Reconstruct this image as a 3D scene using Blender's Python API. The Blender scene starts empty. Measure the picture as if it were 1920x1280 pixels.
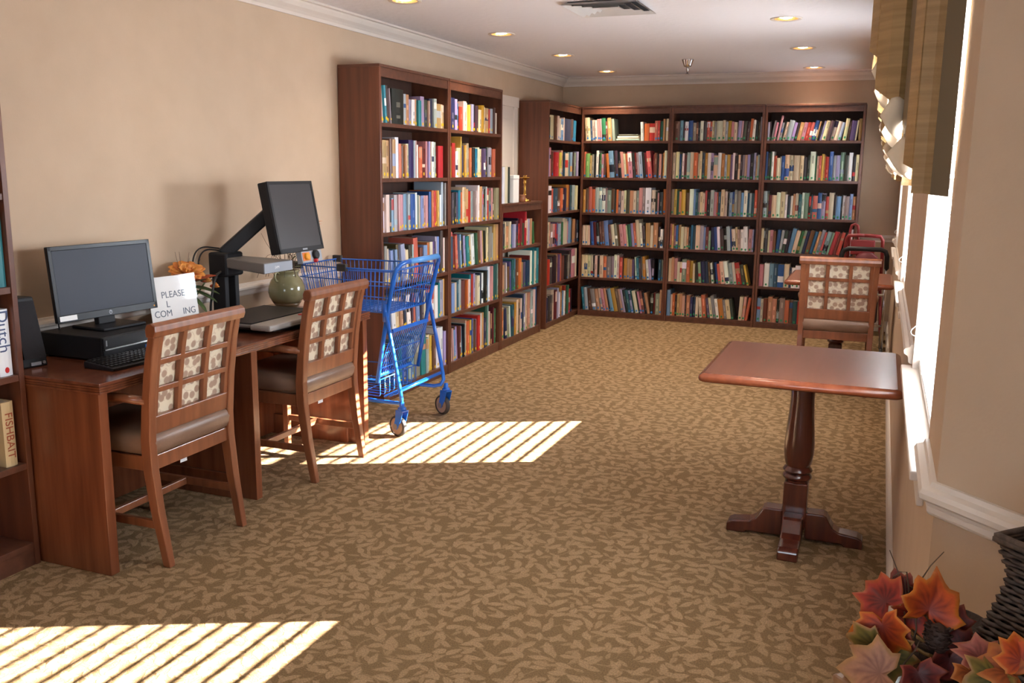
import bpy, math, random
from mathutils import Vector, Matrix
PI = math.pi
random.seed(7)
SC = bpy.context.scene
COL = SC.collection

# ------------------------------------------------------------------ camera
CAM_H, YAW, PITCH, ROLL, FPX = 1.511, math.radians(21.6003), math.radians(-10.6392), math.radians(0.6247), 1726.73
_fw = Vector((-math.sin(YAW)*math.cos(PITCH), math.cos(YAW)*math.cos(PITCH), math.sin(PITCH)))
_rt = Vector((math.cos(YAW), math.sin(YAW), 0)); _up = _rt.cross(_fw)
_r2 = _rt*math.cos(ROLL)+_up*math.sin(ROLL); _u2 = -_rt*math.sin(ROLL)+_up*math.cos(ROLL)
cd = bpy.data.cameras.new('camera'); cam = bpy.data.objects.new('camera', cd); COL.objects.link(cam)
cd.sensor_fit = 'HORIZONTAL'; cd.sensor_width = 36.0; cd.lens = FPX/1920*36.0; cd.clip_start = 0.02; cd.clip_end = 200
M = Matrix((_r2, _u2, -_fw)).transposed().to_4x4(); M.translation = (0, 0, CAM_H); cam.matrix_world = M
SC.camera = cam
def dist_px(p):
    d = Vector(p)-Vector((0, 0, CAM_H)); return max(d.dot(_fw), .1)

# ------------------------------------------------------------------ world, sun, exposure
SC.view_settings.view_transform = 'Standard'; SC.view_settings.look = 'None'
SC.view_settings.exposure = 0.62; SC.view_settings.gamma = 1.0; SC.view_settings.use_curve_mapping = False
w = bpy.data.worlds.new('sky'); SC.world = w; w.use_nodes = True
bg = w.node_tree.nodes['Background']; bg.inputs[0].default_value = (0.76, 0.88, 1.0, 1); bg.inputs[1].default_value = 10.0
SUN_DIR = Vector((-1.0, -0.475, -0.50))          # low winter sun, coming from far right
def lamp(name, kind, loc, energy, color=(1, 1, 1), **kw):
    l = bpy.data.lights.new(name, kind); l.energy = energy; l.color = color
    for k, v in kw.items(): setattr(l, k, v)
    o = bpy.data.objects.new(name, l); COL.objects.link(o); o.location = loc; return o
sun = lamp('sun', 'SUN', (8, 9, 6), 100.0, (1.0, 0.96, 0.92), angle=math.radians(0.3))
sun.rotation_euler = SUN_DIR.to_track_quat('-Z', 'Y').to_euler()
WIN = [(2.23, 3.40), (5.17, 6.14), (8.02, 8.98)]   # openings along the right wall
XR, SILL, HEAD = 0.14, 0.85, 2.16
for a, b in WIN:                                    # portals: guide the sky light through the openings
    o = lamp('sky_portal', 'AREA', (XR+.17, (a+b)/2, (SILL+HEAD)/2), 1.0, shape='RECTANGLE', size=HEAD-SILL, size_y=b-a)
    o.rotation_euler = (0, PI/2, 0); o.data.cycles.is_portal = True
o = lamp('sky_portal', 'AREA', (-.3, -2.78, 1.5), 1.0, shape='RECTANGLE', size=1.3, size_y=1.3)
o.rotation_euler = (-PI/2, 0, 0); o.data.cycles.is_portal = True   # unseen window added behind the camera to light the angled wall
# sunlight scattered inward by the bright glazing and slats of the two sunlit windows
for (y, wd, en) in ((2.95, .5, 20), (5.98, .24, 66)):
    o = lamp('window_daylight', 'AREA', (XR+.135, y, 1.55), en, (.86, .93, 1.0), shape='RECTANGLE', size=1.05, size_y=wd, spread=math.radians(165))
    o.rotation_euler = Vector((-1, -.35, .32)).to_track_quat('-Z', 'Y').to_euler()

# ------------------------------------------------------------------ materials
def lin(c):
    c = c/255.0
    return c/12.92 if c <= .04045 else ((c+.055)/1.055)**2.4
def rgb(r, g, b): return (lin(r), lin(g), lin(b), 1)
MATS = {}
def nodes(m):
    m.use_nodes = True; nt = m.node_tree; return nt, nt.nodes, nt.links, nt.nodes['Principled BSDF']
def mat(name, col, rough=.5, metal=0, col2=None, scale=(8, 8, 8), bump=0, bscale=60, detail=4, spec=.5, emit=0, lo=.35, hi=.65, coat=0):
    m = bpy.data.materials.new(name); nt, N, L, P = nodes(m); MATS[name] = m
    P.inputs['Base Color'].default_value = col; P.inputs['Roughness'].default_value = rough
    P.inputs['Metallic'].default_value = metal; P.inputs['Specular IOR Level'].default_value = spec
    if coat: P.inputs['Coat Weight'].default_value = coat; P.inputs['Coat Roughness'].default_value = .12
    if emit: P.inputs['Emission Color'].default_value = col; P.inputs['Emission Strength'].default_value = emit
    tc = N.new('ShaderNodeTexCoord')
    if col2 is not None:
        mp = N.new('ShaderNodeMapping'); mp.inputs['Scale'].default_value = scale; L.new(tc.outputs['Object'], mp.inputs[0])
        nz = N.new('ShaderNodeTexNoise'); nz.inputs['Scale'].default_value = 1; nz.inputs['Detail'].default_value = detail
        L.new(mp.outputs[0], nz.inputs['Vector'])
        cr = N.new('ShaderNodeValToRGB'); cr.color_ramp.elements[0].color = col; cr.color_ramp.elements[1].color = col2
        cr.color_ramp.elements[0].position = lo; cr.color_ramp.elements[1].position = hi
        L.new(nz.outputs[0], cr.inputs[0]); L.new(cr.outputs[0], P.inputs['Base Color'])
    if bump:
        nb = N.new('ShaderNodeTexNoise'); nb.inputs['Scale'].default_value = bscale; nb.inputs['Detail'].default_value = 5
        L.new(tc.outputs['Object'], nb.inputs['Vector'])
        bp = N.new('ShaderNodeBump'); bp.inputs['Strength'].default_value = bump; bp.inputs['Distance'].default_value = .01
        L.new(nb.outputs[0], bp.inputs['Height']); L.new(bp.outputs[0], P.inputs['Normal'])
    return m
def wood(name, c1, c2, rough=.35, grain=(30, 30, 2.2), coat=.15):
    return mat(name, c1, rough, col2=c2, scale=grain, detail=6, coat=coat, lo=.3, hi=.72)
wall_m = mat('wall_paint', rgb(197, 173, 149), .75, col2=rgb(192, 168, 144), scale=(5, 5, 5), bump=.05, bscale=120, spec=.25)
ceil_m = mat('ceiling_paint', rgb(234, 230, 232), .9, bump=.55, bscale=22, spec=.15)
trim_m = mat('trim_white', rgb(222, 211, 201), .45)
white_m = mat('white_plastic', rgb(238, 238, 236), .4)
case_m = wood('bookcase_wood', rgb(82, 44, 29), rgb(110, 63, 41), .4, (26, 26, 1.6))
caseh_m = wood('bookcase_shelf_wood', rgb(78, 45, 32), rgb(103, 62, 44), .38, (26, 1.6, 26))
back_m = wood('bookcase_back', rgb(58, 34, 25), rgb(74, 45, 32), .6, (20, 20, 1.4), 0)
desk_m = wood('desk_wood', rgb(92, 48, 30), rgb(128, 73, 46), .26, (22, 22, 1.6), .4)
deskt_m = wood('desk_top_wood', rgb(88, 47, 32), rgb(122, 70, 48), .22, (22, 1.6, 22), .5)
chair_m = wood('chair_wood', rgb(112, 63, 39), rgb(140, 84, 54), .33, (30, 30, 3), .3)
tabt_m = wood('table_top_wood', rgb(120, 68, 48), rgb(136, 82, 59), .36, (20, 2.0, 20), .15)
tabe_m = wood('table_edge_wood', rgb(126, 62, 38), rgb(152, 82, 52), .25, (20, 2.0, 20), .5)
col_m = wood('column_wood', rgb(66, 29, 21), rgb(94, 44, 31), .25, (30, 30, 2.2), .5)
dark_m = wood('console_wood', rgb(58, 36, 26), rgb(80, 50, 34), .3, (20, 2, 20), .2)
black_m = mat('black_plastic', rgb(27, 26, 29), .5, spec=.3)
blackg_m = mat('black_gloss', rgb(26, 27, 32), .35, spec=.35)
screen_m = mat('screen_glass', rgb(56, 60, 70), .45, spec=.25)
greyp_m = mat('grey_plastic', rgb(110, 106, 104), .45)
lgrey_m = mat('light_grey_plastic', rgb(150, 154, 162), .45)
chrome_m = mat('chrome', rgb(205, 205, 208), .18, 1)
brass_m = mat('brass', rgb(190, 145, 70), .25, 1)
leather_m = mat('seat_leather', rgb(118, 90, 72), .34, col2=rgb(128, 100, 82), scale=(9, 9, 9), bump=.08, bscale=300)
blue_m = mat('cart_blue', rgb(10, 82, 172), .3, col2=rgb(16, 96, 190), scale=(9, 9, 9), coat=.3)
blueg_m = mat('cart_grip_blue', rgb(84, 148, 214), .35)
rubber_m = mat('rubber_black', rgb(52, 47, 44), .7)
wheel_m = mat('wheel_tan', rgb(150, 128, 108), .5)
paper_m = mat('paper', rgb(236, 234, 232), .6)
ink_m = mat('ink_grey', rgb(92, 104, 118), .6)
page_m = mat('book_pages', rgb(205, 190, 165), .8, col2=rgb(180, 162, 136), scale=(400, 3, 3))
red_m = mat('red_plastic', rgb(190, 40, 40), .4)
yel_m = mat('yellow_plastic', rgb(226, 150, 36), .4)
redf_m = mat('red_vinyl', rgb(122, 28, 31), .45, bump=.1, bscale=200)
glaze_m = mat('sage_glaze', rgb(146, 140, 104), .18, col2=rgb(132, 124, 90), scale=(6, 6, 14), coat=.6)
glazeb_m = mat('brown_glaze', rgb(112, 88, 58), .3)
twig_m = mat('twig_bark', rgb(84, 66, 50), .8)
green_m = mat('leaf_green', rgb(58, 78, 44), .5, col2=rgb(92, 104, 56), scale=(30, 30, 30))
orange_m = mat('petal_orange', rgb(186, 98, 34), .5, col2=rgb(214, 146, 66), scale=(40, 40, 40))
rust_m = mat('leaf_rust', rgb(140, 48, 28), .55, col2=rgb(176, 82, 40), scale=(30, 30, 30))
gold_m = mat('valance_gold', rgb(146, 114, 70), .55, col2=rgb(166, 132, 86), scale=(4, 4, 90), bump=.15, bscale=90)
olive_m = mat('valance_olive', rgb(112, 92, 62), .65)
lining_m = mat('valance_lining', rgb(222, 204, 178), .7)
slat_m = mat('blind_slat', rgb(240, 240, 240), .35)
vent_m = mat('vent_white', rgb(206, 202, 200), .45)
duct_shade_m = mat('duct_shade', rgb(40, 38, 40), .8)
can_m = mat('can_reflector', rgb(205, 160, 100), .3, .8)
bulb_m = mat('bulb_glow', (1.0, .93, .82, 1), .4, emit=14)
gl = bpy.data.materials.new('window_glass'); nt, N, L, P = nodes(gl); MATS['window_glass'] = gl
N.remove(P); t = N.new('ShaderNodeBsdfTransparent'); g = N.new('ShaderNodeBsdfGlossy'); g.inputs['Roughness'].default_value = .02
mx = N.new('ShaderNodeMixShader'); mx.inputs[0].default_value = .07
L.new(t.outputs[0], mx.inputs[1]); L.new(g.outputs[0], mx.inputs[2]); L.new(mx.outputs[0], N['Material Output'].inputs[0])
# book cover: printed colours live on the mesh
bk = bpy.data.materials.new('book_cover'); nt, N, L, P = nodes(bk)
at_ = N.new('ShaderNodeAttribute'); at_.attribute_name = 'print'; L.new(at_.outputs['Color'], P.inputs['Base Color']); P.inputs['Roughness'].default_value = .45
# generic coloured print (leaves)
def attr_mat(name, rough=.55):
    m = bpy.data.materials.new(name); nt, N, L, P = nodes(m)
    a = N.new('ShaderNodeAttribute'); a.attribute_name = 'print'; P.inputs['Roughness'].default_value = rough
    tc = N.new('ShaderNodeTexCoord'); nz = N.new('ShaderNodeTexNoise'); nz.inputs['Scale'].default_value = 90; nz.inputs['Detail'].default_value = 4
    L.new(tc.outputs['Object'], nz.inputs['Vector'])
    mr = N.new('ShaderNodeMapRange'); mr.inputs[3].default_value = .62; mr.inputs[4].default_value = 1.3; L.new(nz.outputs[0], mr.inputs[0])
    mm = N.new('ShaderNodeMix'); mm.data_type = 'RGBA'; mm.blend_type = 'MULTIPLY'; mm.inputs[0].default_value = 1
    L.new(a.outputs['Color'], mm.inputs[6]); L.new(mr.outputs[0], mm.inputs[7]); L.new(mm.outputs[2], P.inputs['Base Color'])
    return m
leaf_m = attr_mat('autumn_leaf')

def math_n(N, L, op, a, b=None, clamp=False):
    n = N.new('ShaderNodeMath'); n.operation = op; n.use_clamp = clamp
    for i, v in enumerate((a, b)):
        if v is None: continue
        if isinstance(v, (int, float)): n.inputs[i].default_value = v
        else: L.new(v, n.inputs[i])
    return n.outputs[0]
def leaf_layer(N, L, vec, scale, off, length, width, rnd=.75):
    mp = N.new('ShaderNodeMapping'); mp.inputs['Location'].default_value = off; L.new(vec, mp.inputs[0])
    v = N.new('ShaderNodeTexVoronoi'); v.voronoi_dimensions = '2D'; v.inputs['Scale'].default_value = scale; v.inputs['Randomness'].default_value = rnd
    L.new(mp.outputs[0], v.inputs['Vector'])
    sub = N.new('ShaderNodeVectorMath'); sub.operation = 'SUBTRACT'; L.new(mp.outputs[0], sub.inputs[0]); L.new(v.outputs['Position'], sub.inputs[1])
    sc = N.new('ShaderNodeSeparateColor'); L.new(v.outputs['Color'], sc.inputs[0])
    ang = math_n(N, L, 'MULTIPLY', sc.outputs[0], 6.283)
    rot = N.new('ShaderNodeVectorRotate'); rot.rotation_type = 'Z_AXIS'; L.new(sub.outputs[0], rot.inputs['Vector']); L.new(ang, rot.inputs['Angle'])
    sp = N.new('ShaderNodeSeparateXYZ'); L.new(rot.outputs[0], sp.inputs[0])
    x = math_n(N, L, 'DIVIDE', sp.outputs[0], length)
    # teardrop: wider on one side
    x2 = math_n(N, L, 'MULTIPLY', x, x); lim = math_n(N, L, 'SUBTRACT', 1.0, x2)
    sk = math_n(N, L, 'ADD', math_n(N, L, 'MULTIPLY', x, .35), 1.0); lim = math_n(N, L, 'MULTIPLY', lim, sk)
    ay = math_n(N, L, 'ABSOLUTE', math_n(N, L, 'DIVIDE', sp.outputs[1], width))
    d = math_n(N, L, 'SUBTRACT', lim, ay)
    mask = math_n(N, L, 'MULTIPLY', d, 3.2, True)
    vein = math_n(N, L, 'MULTIPLY', ay, 9.0, True)
    return math_n(N, L, 'MULTIPLY', mask, math_n(N, L, 'ADD', math_n(N, L, 'MULTIPLY', vein, .3), .7))
cp = bpy.data.materials.new('carpet'); nt, N, L, P = nodes(cp); MATS['carpet'] = cp
tc = N.new('ShaderNodeTexCoord'); vec = tc.outputs['Object']
wob = N.new('ShaderNodeTexNoise'); wob.inputs['Scale'].default_value = 9; L.new(vec, wob.inputs['Vector'])
wm = N.new('ShaderNodeMix'); wm.data_type = 'RGBA'; wm.blend_type = 'LINEAR_LIGHT'; wm.inputs[0].default_value = .022
L.new(vec, wm.inputs[6]); L.new(wob.outputs['Color'], wm.inputs[7]); v2 = wm.outputs[2]
m1 = leaf_layer(N, L, v2, 14.5, (0, 0, 0), .036, .0155, .7)
m2 = leaf_layer(N, L, v2, 13.0, (3.13, 1.77, 0), .037, .015, .7)
m3 = leaf_layer(N, L, v2, 17.0, (7.41, 5.2, 0), .027, .010, .8)
mm = math_n(N, L, 'MAXIMUM', math_n(N, L, 'MAXIMUM', m1, math_n(N, L, 'MULTIPLY', m2, .86)), math_n(N, L, 'MULTIPLY', m3, .72))
vn = N.new('ShaderNodeTexNoise'); vn.inputs['Scale'].default_value = 5.5; vn.inputs['Detail'].default_value = 0; L.new(vec, vn.inputs['Vector'])
vine = math_n(N, L, 'SUBTRACT', 1.0, math_n(N, L, 'MULTIPLY', math_n(N, L, 'ABSOLUTE', math_n(N, L, 'SUBTRACT', vn.outputs[0], .5)), 60), True)
mm = math_n(N, L, 'MAXIMUM', mm, math_n(N, L, 'MULTIPLY', vine, .6))
pile = N.new('ShaderNodeTexNoise'); pile.inputs['Scale'].default_value = 190; pile.inputs['Detail'].default_value = 3; L.new(vec, pile.inputs['Vector'])
cr = N.new('ShaderNodeMix'); cr.data_type = 'RGBA'; cr.inputs[6].default_value = rgb(116, 93, 65); cr.inputs[7].default_value = rgb(149, 122, 92); L.new(mm, cr.inputs[0])
pm = N.new('ShaderNodeMapRange'); pm.inputs[3].default_value = .3; pm.inputs[4].default_value = 1.7; L.new(pile.outputs[0], pm.inputs[0])
cm = N.new('ShaderNodeMix'); cm.data_type = 'RGBA'; cm.blend_type = 'MULTIPLY'; cm.inputs[0].default_value = 1; L.new(cr.outputs[2], cm.inputs[6]); L.new(pm.outputs[0], cm.inputs[7])
L.new(cm.outputs[2], P.inputs['Base Color']); P.inputs['Roughness'].default_value = .95; P.inputs['Specular IOR Level'].default_value = .1
bp = N.new('ShaderNodeBump'); bp.inputs['Strength'].default_value = .5; bp.inputs['Distance'].default_value = .004
hh = math_n(N, L, 'ADD', math_n(N, L, 'MULTIPLY', pile.outputs[0], .6), math_n(N, L, 'MULTIPLY', mm, .6)); L.new(hh, bp.inputs['Height']); L.new(bp.outputs[0], P.inputs['Normal'])
# floral upholstery for the chair backs
fb = bpy.data.materials.new('floral_fabric'); nt, N, L, P = nodes(fb)
tc = N.new('ShaderNodeTexCoord'); mp = N.new('ShaderNodeMapping'); mp.inputs['Rotation'].default_value = (PI/2, 0, 0); L.new(tc.outputs['Object'], mp.inputs[0])
vo = N.new('ShaderNodeTexVoronoi'); vo.voronoi_dimensions = '2D'; vo.inputs['Scale'].default_value = 25; vo.inputs['Randomness'].default_value = .8; L.new(mp.outputs[0], vo.inputs['Vector'])
wn = N.new('ShaderNodeTexNoise'); wn.inputs['Scale'].default_value = 14; L.new(mp.outputs[0], wn.inputs['Vector'])
dd = math_n(N, L, 'ADD', vo.outputs['Distance'], math_n(N, L, 'MULTIPLY', wn.outputs[0], .22))
fl = math_n(N, L, 'MULTIPLY', math_n(N, L, 'SUBTRACT', .53, dd), 9, True)
stem = math_n(N, L, 'SUBTRACT', 1.0, math_n(N, L, 'MULTIPLY', math_n(N, L, 'ABSOLUTE', math_n(N, L, 'SUBTRACT', wn.outputs[0], .5)), 45), True)
fl = math_n(N, L, 'MAXIMUM', fl, math_n(N, L, 'MULTIPLY', stem, .5))
cx = N.new('ShaderNodeMix'); cx.data_type = 'RGBA'; cx.inputs[6].default_value = rgb(214, 198, 172); cx.inputs[7].default_value = rgb(163, 133, 112); L.new(fl, cx.inputs[0]); L.new(cx.outputs[2], P.inputs['Base Color'])
P.inputs['Roughness'].default_value = .85

# ------------------------------------------------------------------ mesh helpers
class MB:
    def __init__(s): s.v = []; s.f = []; s.c = []
    def quad(s, pts, c=None):
        i = len(s.v); s.v += [tuple(p) for p in pts]; s.f.append(tuple(range(i, i+len(pts)))); s.c.append(c)
    def box(s, x0, x1, y0, y1, z0, z1, c=None):
        i = len(s.v)
        s.v += [(x0, y0, z0), (x1, y0, z0), (x1, y1, z0), (x0, y1, z0), (x0, y0, z1), (x1, y0, z1), (x1, y1, z1), (x0, y1, z1)]
        for f in ((3, 2, 1, 0), (4, 5, 6, 7), (0, 1, 5, 4), (1, 2, 6, 5), (2, 3, 7, 6), (3, 0, 4, 7)):
            s.f.append(tuple(i+k for k in f)); s.c.append(c)
        return s
    def hexa(s, P, c=None):
        i = len(s.v); s.v += [tuple(p) for p in P]
        for f in ((3, 2, 1, 0), (4, 5, 6, 7), (0, 1, 5, 4), (1, 2, 6, 5), (2, 3, 7, 6), (3, 0, 4, 7)):
            s.f.append(tuple(i+k for k in f)); s.c.append(c)
        return s
    def loft(s, rings, cap=True, closed=True, c=None):
        i0 = len(s.v); n = len(rings[0])
        for r in rings: s.v += [tuple(p) for p in r]
        for k in range(len(rings)-1):
            for j in range(n if closed else n-1):
                a = i0+k*n+j; b = i0+k*n+(j+1) % n
                s.f.append((a, b, b+n, a+n)); s.c.append(c)
        if cap:
            s.f.append(tuple(range(i0+n-1, i0-1, -1))); s.c.append(c)
            e = i0+(len(rings)-1)*n; s.f.append(tuple(range(e, e+n))); s.c.append(c)
        return s
    def tube(s, pts, r, n=8, c=None, cap=True):
        pts = [Vector(p) for p in pts]; rs = r if isinstance(r, (list, tuple)) else [r]*len(pts)
        rings = []; pu = None
        for k, p in enumerate(pts):
            d = (pts[min(k+1, len(pts)-1)]-pts[max(k-1, 0)]).normalized()
            if pu is None: pu = Vector((0, 0, 1)) if abs(d.z) < .9 else Vector((1, 0, 0))
            u = (pu-d*pu.dot(d))
            if u.length < 1e-5: u = d.orthogonal()
            u.normalize(); v = d.cross(u); pu = u
            rings.append([p+u*rs[k]*math.cos(2*PI*j/n)+v*rs[k]*math.sin(2*PI*j/n) for j in range(n)])
        return s.loft(rings, cap, True, c)
    def lathe(s, prof, n=24, c=(0, 0, 0), cap=True, col=None):
        return s.loft([[(c[0]+r*math.cos(2*PI*j/n), c[1]+r*math.sin(2*PI*j/n), c[2]+z) for j in range(n)] for r, z in prof], cap, True, col)
    def bar(s, p, q, w, h, up=(0, 0, 1), w2=None, h2=None):
        p, q = Vector(p), Vector(q); d = (q-p).normalized(); u = Vector(up); x = d.cross(u)
        if x.length < 1e-5: x = d.orthogonal()
        x.normalize(); u = x.cross(d)
        w2 = w if w2 is None else w2; h2 = h if h2 is None else h2
        def ring(o, a, b): return [o-x*a/2-u*b/2, o+x*a/2-u*b/2, o+x*a/2+u*b/2, o-x*a/2+u*b/2]
        return s.loft([ring(p, w, h), ring(q, w2, h2)])
    def prism(s, poly, axis, t0, t1, c=None):
        def mk(p, t): return {'x': (t, p[0], p[1]), 'y': (p[0], t, p[1]), 'z': (p[0], p[1], t)}[axis]
        return s.loft([[mk(p, t0) for p in poly], [mk(p, t1) for p in poly]], True, True, c)
    def mesh(s, name, m):
        me = bpy.data.meshes.new(name); me.from_pydata(s.v, [], s.f); me.materials.append(m)
        if any(c is not None for c in s.c):
            a = me.color_attributes.new('print', 'FLOAT_COLOR', 'CORNER'); buf = []
            for f, c in zip(s.f, s.c):
                if c and isinstance(c[0], (tuple, list)):
                    for q in c: buf += list(q)
                else: buf += list(c or (.5, .5, .5, 1))*len(f)
            a.data.foreach_set('color', buf)
        return me
    def build(s, name, m, parent=None, smooth=False, bevel=0, fix=True, auto=None):
        me = s.mesh(name, m)
        if fix or smooth:
            import bmesh
            b = bmesh.new(); b.from_mesh(me)
            if smooth: bmesh.ops.remove_doubles(b, verts=b.verts, dist=1e-6)
            if fix: bmesh.ops.recalc_face_normals(b, faces=b.faces)
            b.to_mesh(me); b.free()
        o = bpy.data.objects.new(name, me); COL.objects.link(o)
        if parent is not None: o.parent = parent
        if smooth: me.polygons.foreach_set('use_smooth', [True]*len(me.polygons))
        if auto: me.set_sharp_from_angle(angle=math.radians(auto))
        if bevel:
            md = o.modifiers.new('bevel', 'BEVEL'); md.width = bevel; md.segments = 2; md.limit_method = 'ANGLE'; md.angle_limit = math.radians(40)
        return o
def tag(o, label=None, cat=None, group=None, kind=None):
    for k, v in (('label', label), ('category', cat), ('group', group), ('kind', kind)):
        if v: o[k] = v
    return o
def empty(name, loc=(0, 0, 0), rz=0, parent=None):
    o = bpy.data.objects.new(name, None); COL.objects.link(o); o.location = loc; o.rotation_euler = (0, 0, rz); o.empty_display_size = .05
    if parent: o.parent = parent
    return o
def kids(o): return [c for c in COL.objects if c.parent == o]
def copy_tree(o, parent=None):
    c = o.copy(); COL.objects.link(c); c.parent = parent
    for ch in list(o.children): copy_tree(ch, c)
    return c
def chaikin(pts, n=3):
    pts = [Vector(p) for p in pts]
    for _ in range(n):
        out = [pts[0]]
        for a, c in zip(pts, pts[1:]): out += [a*.75+c*.25, a*.25+c*.75]
        pts = out+[pts[-1]]
    return pts
def struct(o): o['kind'] = 'structure'; return o
_txt = {}
def text_mesh(name, s, size, m, parent, mat4, extrude=.0004, align='CENTER'):
    cu = bpy.data.curves.new('t', 'FONT'); cu.body = s; cu.size = size; cu.extrude = extrude; cu.align_x = align
    to = bpy.data.objects.new('t', cu); COL.objects.link(to)
    dg = bpy.context.evaluated_depsgraph_get(); me = bpy.data.meshes.new_from_object(to.evaluated_get(dg))
    bpy.data.objects.remove(to); bpy.data.curves.remove(cu)
    me.name = name; me.materials.clear(); me.materials.append(m); me.transform(mat4)
    o = bpy.data.objects.new(name, me); COL.objects.link(o); o.parent = parent; return o
# ------------------------------------------------------------------ the room
XL, YB, YF, ZC = -3.207, 9.482, -2.6, 2.445
YC = 1.885                                     # where the window wall turns 45 degrees
XF = 1.2; YA = YC-(XF-XR)                      # end of the angled wall
poly = [(XL, YF), (XF, YF), (XF, YA), (XR, YC), (XR, YB), (XL, YB)]
b = MB(); b.prism(poly, 'z', -.12, 0); struct(b.build('floor', MATS['carpet']))
b = MB(); b.prism(poly, 'z', ZC, ZC+.12); struct(b.build('ceiling', ceil_m))
b = MB(); b.box(XL-.15, XL, YF-.15, YB+.15, 0, ZC); struct(b.build('wall_left', wall_m))
b = MB(); b.box(XL, XR+.15, YB, YB+.15, 0, ZC); struct(b.build('wall_back', wall_m))
b = MB(); b.box(XL, -.95, YF-.15, YF, 0, ZC).box(.35, XF+.15, YF-.15, YF, 0, ZC).box(-.95, .35, YF-.15, YF, 0, .85).box(-.95, .35, YF-.15, YF, 2.15, ZC); struct(b.build('wall_front', wall_m))
b = MB(); b.box(-.95, -.90, YF-.12, YF-.07, .85, 2.15).box(.30, .35, YF-.12, YF-.07, .85, 2.15).box(-.95, .35, YF-.12, YF-.07, .85, .9).box(-.95, .35, YF-.12, YF-.07, 2.10, 2.15).box(-.325, -.275, YF-.12, YF-.07, .85, 2.15)  # unseen window, added so daylight brightens the angled wall
o = struct(b.build('window_4', trim_m)); b = MB(); b.box(-.90, .30, YF-.1, YF-.096, .9, 2.1); b.build('pane', gl, o)
b = MB(); ys = [YC]+[y for p in WIN for y in p]+[YB]
for i in range(0, len(ys), 2): b.box(XR, XR+.15, ys[i], ys[i+1], 0, ZC)
for a, c in WIN: b.box(XR, XR+.15, a, c, 0, SILL-.02); b.box(XR, XR+.15, a, c, HEAD, ZC)
struct(b.build('wall_right', wall_m))
d = .15/math.sqrt(2)
b = MB(); b.prism([(XR, YC), (XF, YA), (XF+d, YA+d), (XR+d, YC+d)], 'z', 0, ZC); struct(b.build('wall_angled', wall_m))
b = MB(); b.box(XF, XF+.15, YF, YA+.06, 0, ZC)
struct(b.build('wall_right_near', wall_m))

def sweep(prof, path, up=(0, 0, 1)):
    """profile (out, z) swept along plan path; out is measured to the left of travel, mitred"""
    rings = []; n = len(path)
    for i, p in enumerate(path):
        p = Vector((p[0], p[1], 0)); ds = []
        if i > 0: ds.append((p-Vector((*path[i-1], 0))).normalized())
        if i < n-1: ds.append((Vector((*path[i+1], 0))-p).normalized())
        ns = [Vector((-q.y, q.x, 0)) for q in ds]; m = sum(ns, Vector()); m.normalize(); k = 1/max(m.dot(ns[0]), .3)
        rings.append([(p.x+m.x*o*k, p.y+m.y*o*k, z) for o, z in prof])
    return rings
crown = [(0, 2.355), (.012, 2.355), (.016, 2.372), (.03, 2.385), (.05, 2.40), (.062, 2.42), (.066, 2.43), (.085, 2.433), (.085, 2.445), (0, 2.445)]
cpath = [(XF, YF), (XF, YA), (XR, YC), (XR, YB), (XL, YB), (XL, YF)]
b = MB(); b.loft(sweep(crown, cpath)); struct(b.build('trim_1', trim_m))['label'] = 'white crown moulding around the ceiling'
rail = [(0, .80), (.008, .80), (.014, .808), (.016, .815), (.016, .835), (.020, .85), (.034, .865), (.036, .885), (.030, .90), (.014, .908), (.010, .925), (0, .925)]
rail = [(o_*.85, .925-(.925-z_)*.54) for o_, z_ in rail]
raill = [(o_, z_-.045) for o_, z_ in rail]
segs = [[(XF, YA), (XR, YC), (XR, WIN[0][0]-.03)], [(XR, WIN[0][1]+.03), (XR, WIN[1][0]-.03)], [(XR, WIN[1][1]+.03), (XR, WIN[2][0]-.03)], [(XR, WIN[2][1]+.03), (XR, YB), (-.19, YB)], [(XL, 5.08), (XL, 2.44)]]
for i, sg in enumerate(segs):
    b = MB(); b.loft(sweep(rail if i < 4 else raill, sg)); struct(b.build('trim_%d' % (i+2), trim_m))
bprof = [(0, 0), (.016, 0), (.016, .075), (.012, .09), (.006, .10), (0, .10)]
b = MB(); b.loft(sweep(bprof, [(XF, YF), (XF, YA), (XR, YC), (XR, YB), (-.19, YB)])); struct(b.build('baseboard_right', trim_m))
b = MB(); b.loft(sweep(bprof, [(XL, 5.08), (XL, YF)])); struct(b.build('baseboard_left', trim_m))

# door in the left wall, half hidden behind the low bookcase
b = MB(); b.box(XL, XL+.022, 7.12, 7.21, 0, 2.14).box(XL, XL+.022, 8.04, 8.13, 0, 2.14).box(XL, XL+.026, 7.10, 8.15, 2.06, 2.15)
dr = struct(b.build('door_1', trim_m, bevel=.003)); dr['label'] = 'white panelled door frame behind the low bookcase'
b = MB(); b.box(XL, XL+.012, 7.21, 8.04, .01, 2.06); b.build('door_slab', trim_m, dr)
for y0 in (7.29, 7.66):
    for z0, z1 in ((.2, .95), (1.1, 1.95)):
        b = MB(); b.box(XL+.012, XL+.019, y0, y0+.29, z0, z1); b.build('door_panel', trim_m, dr, bevel=.004)

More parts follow.
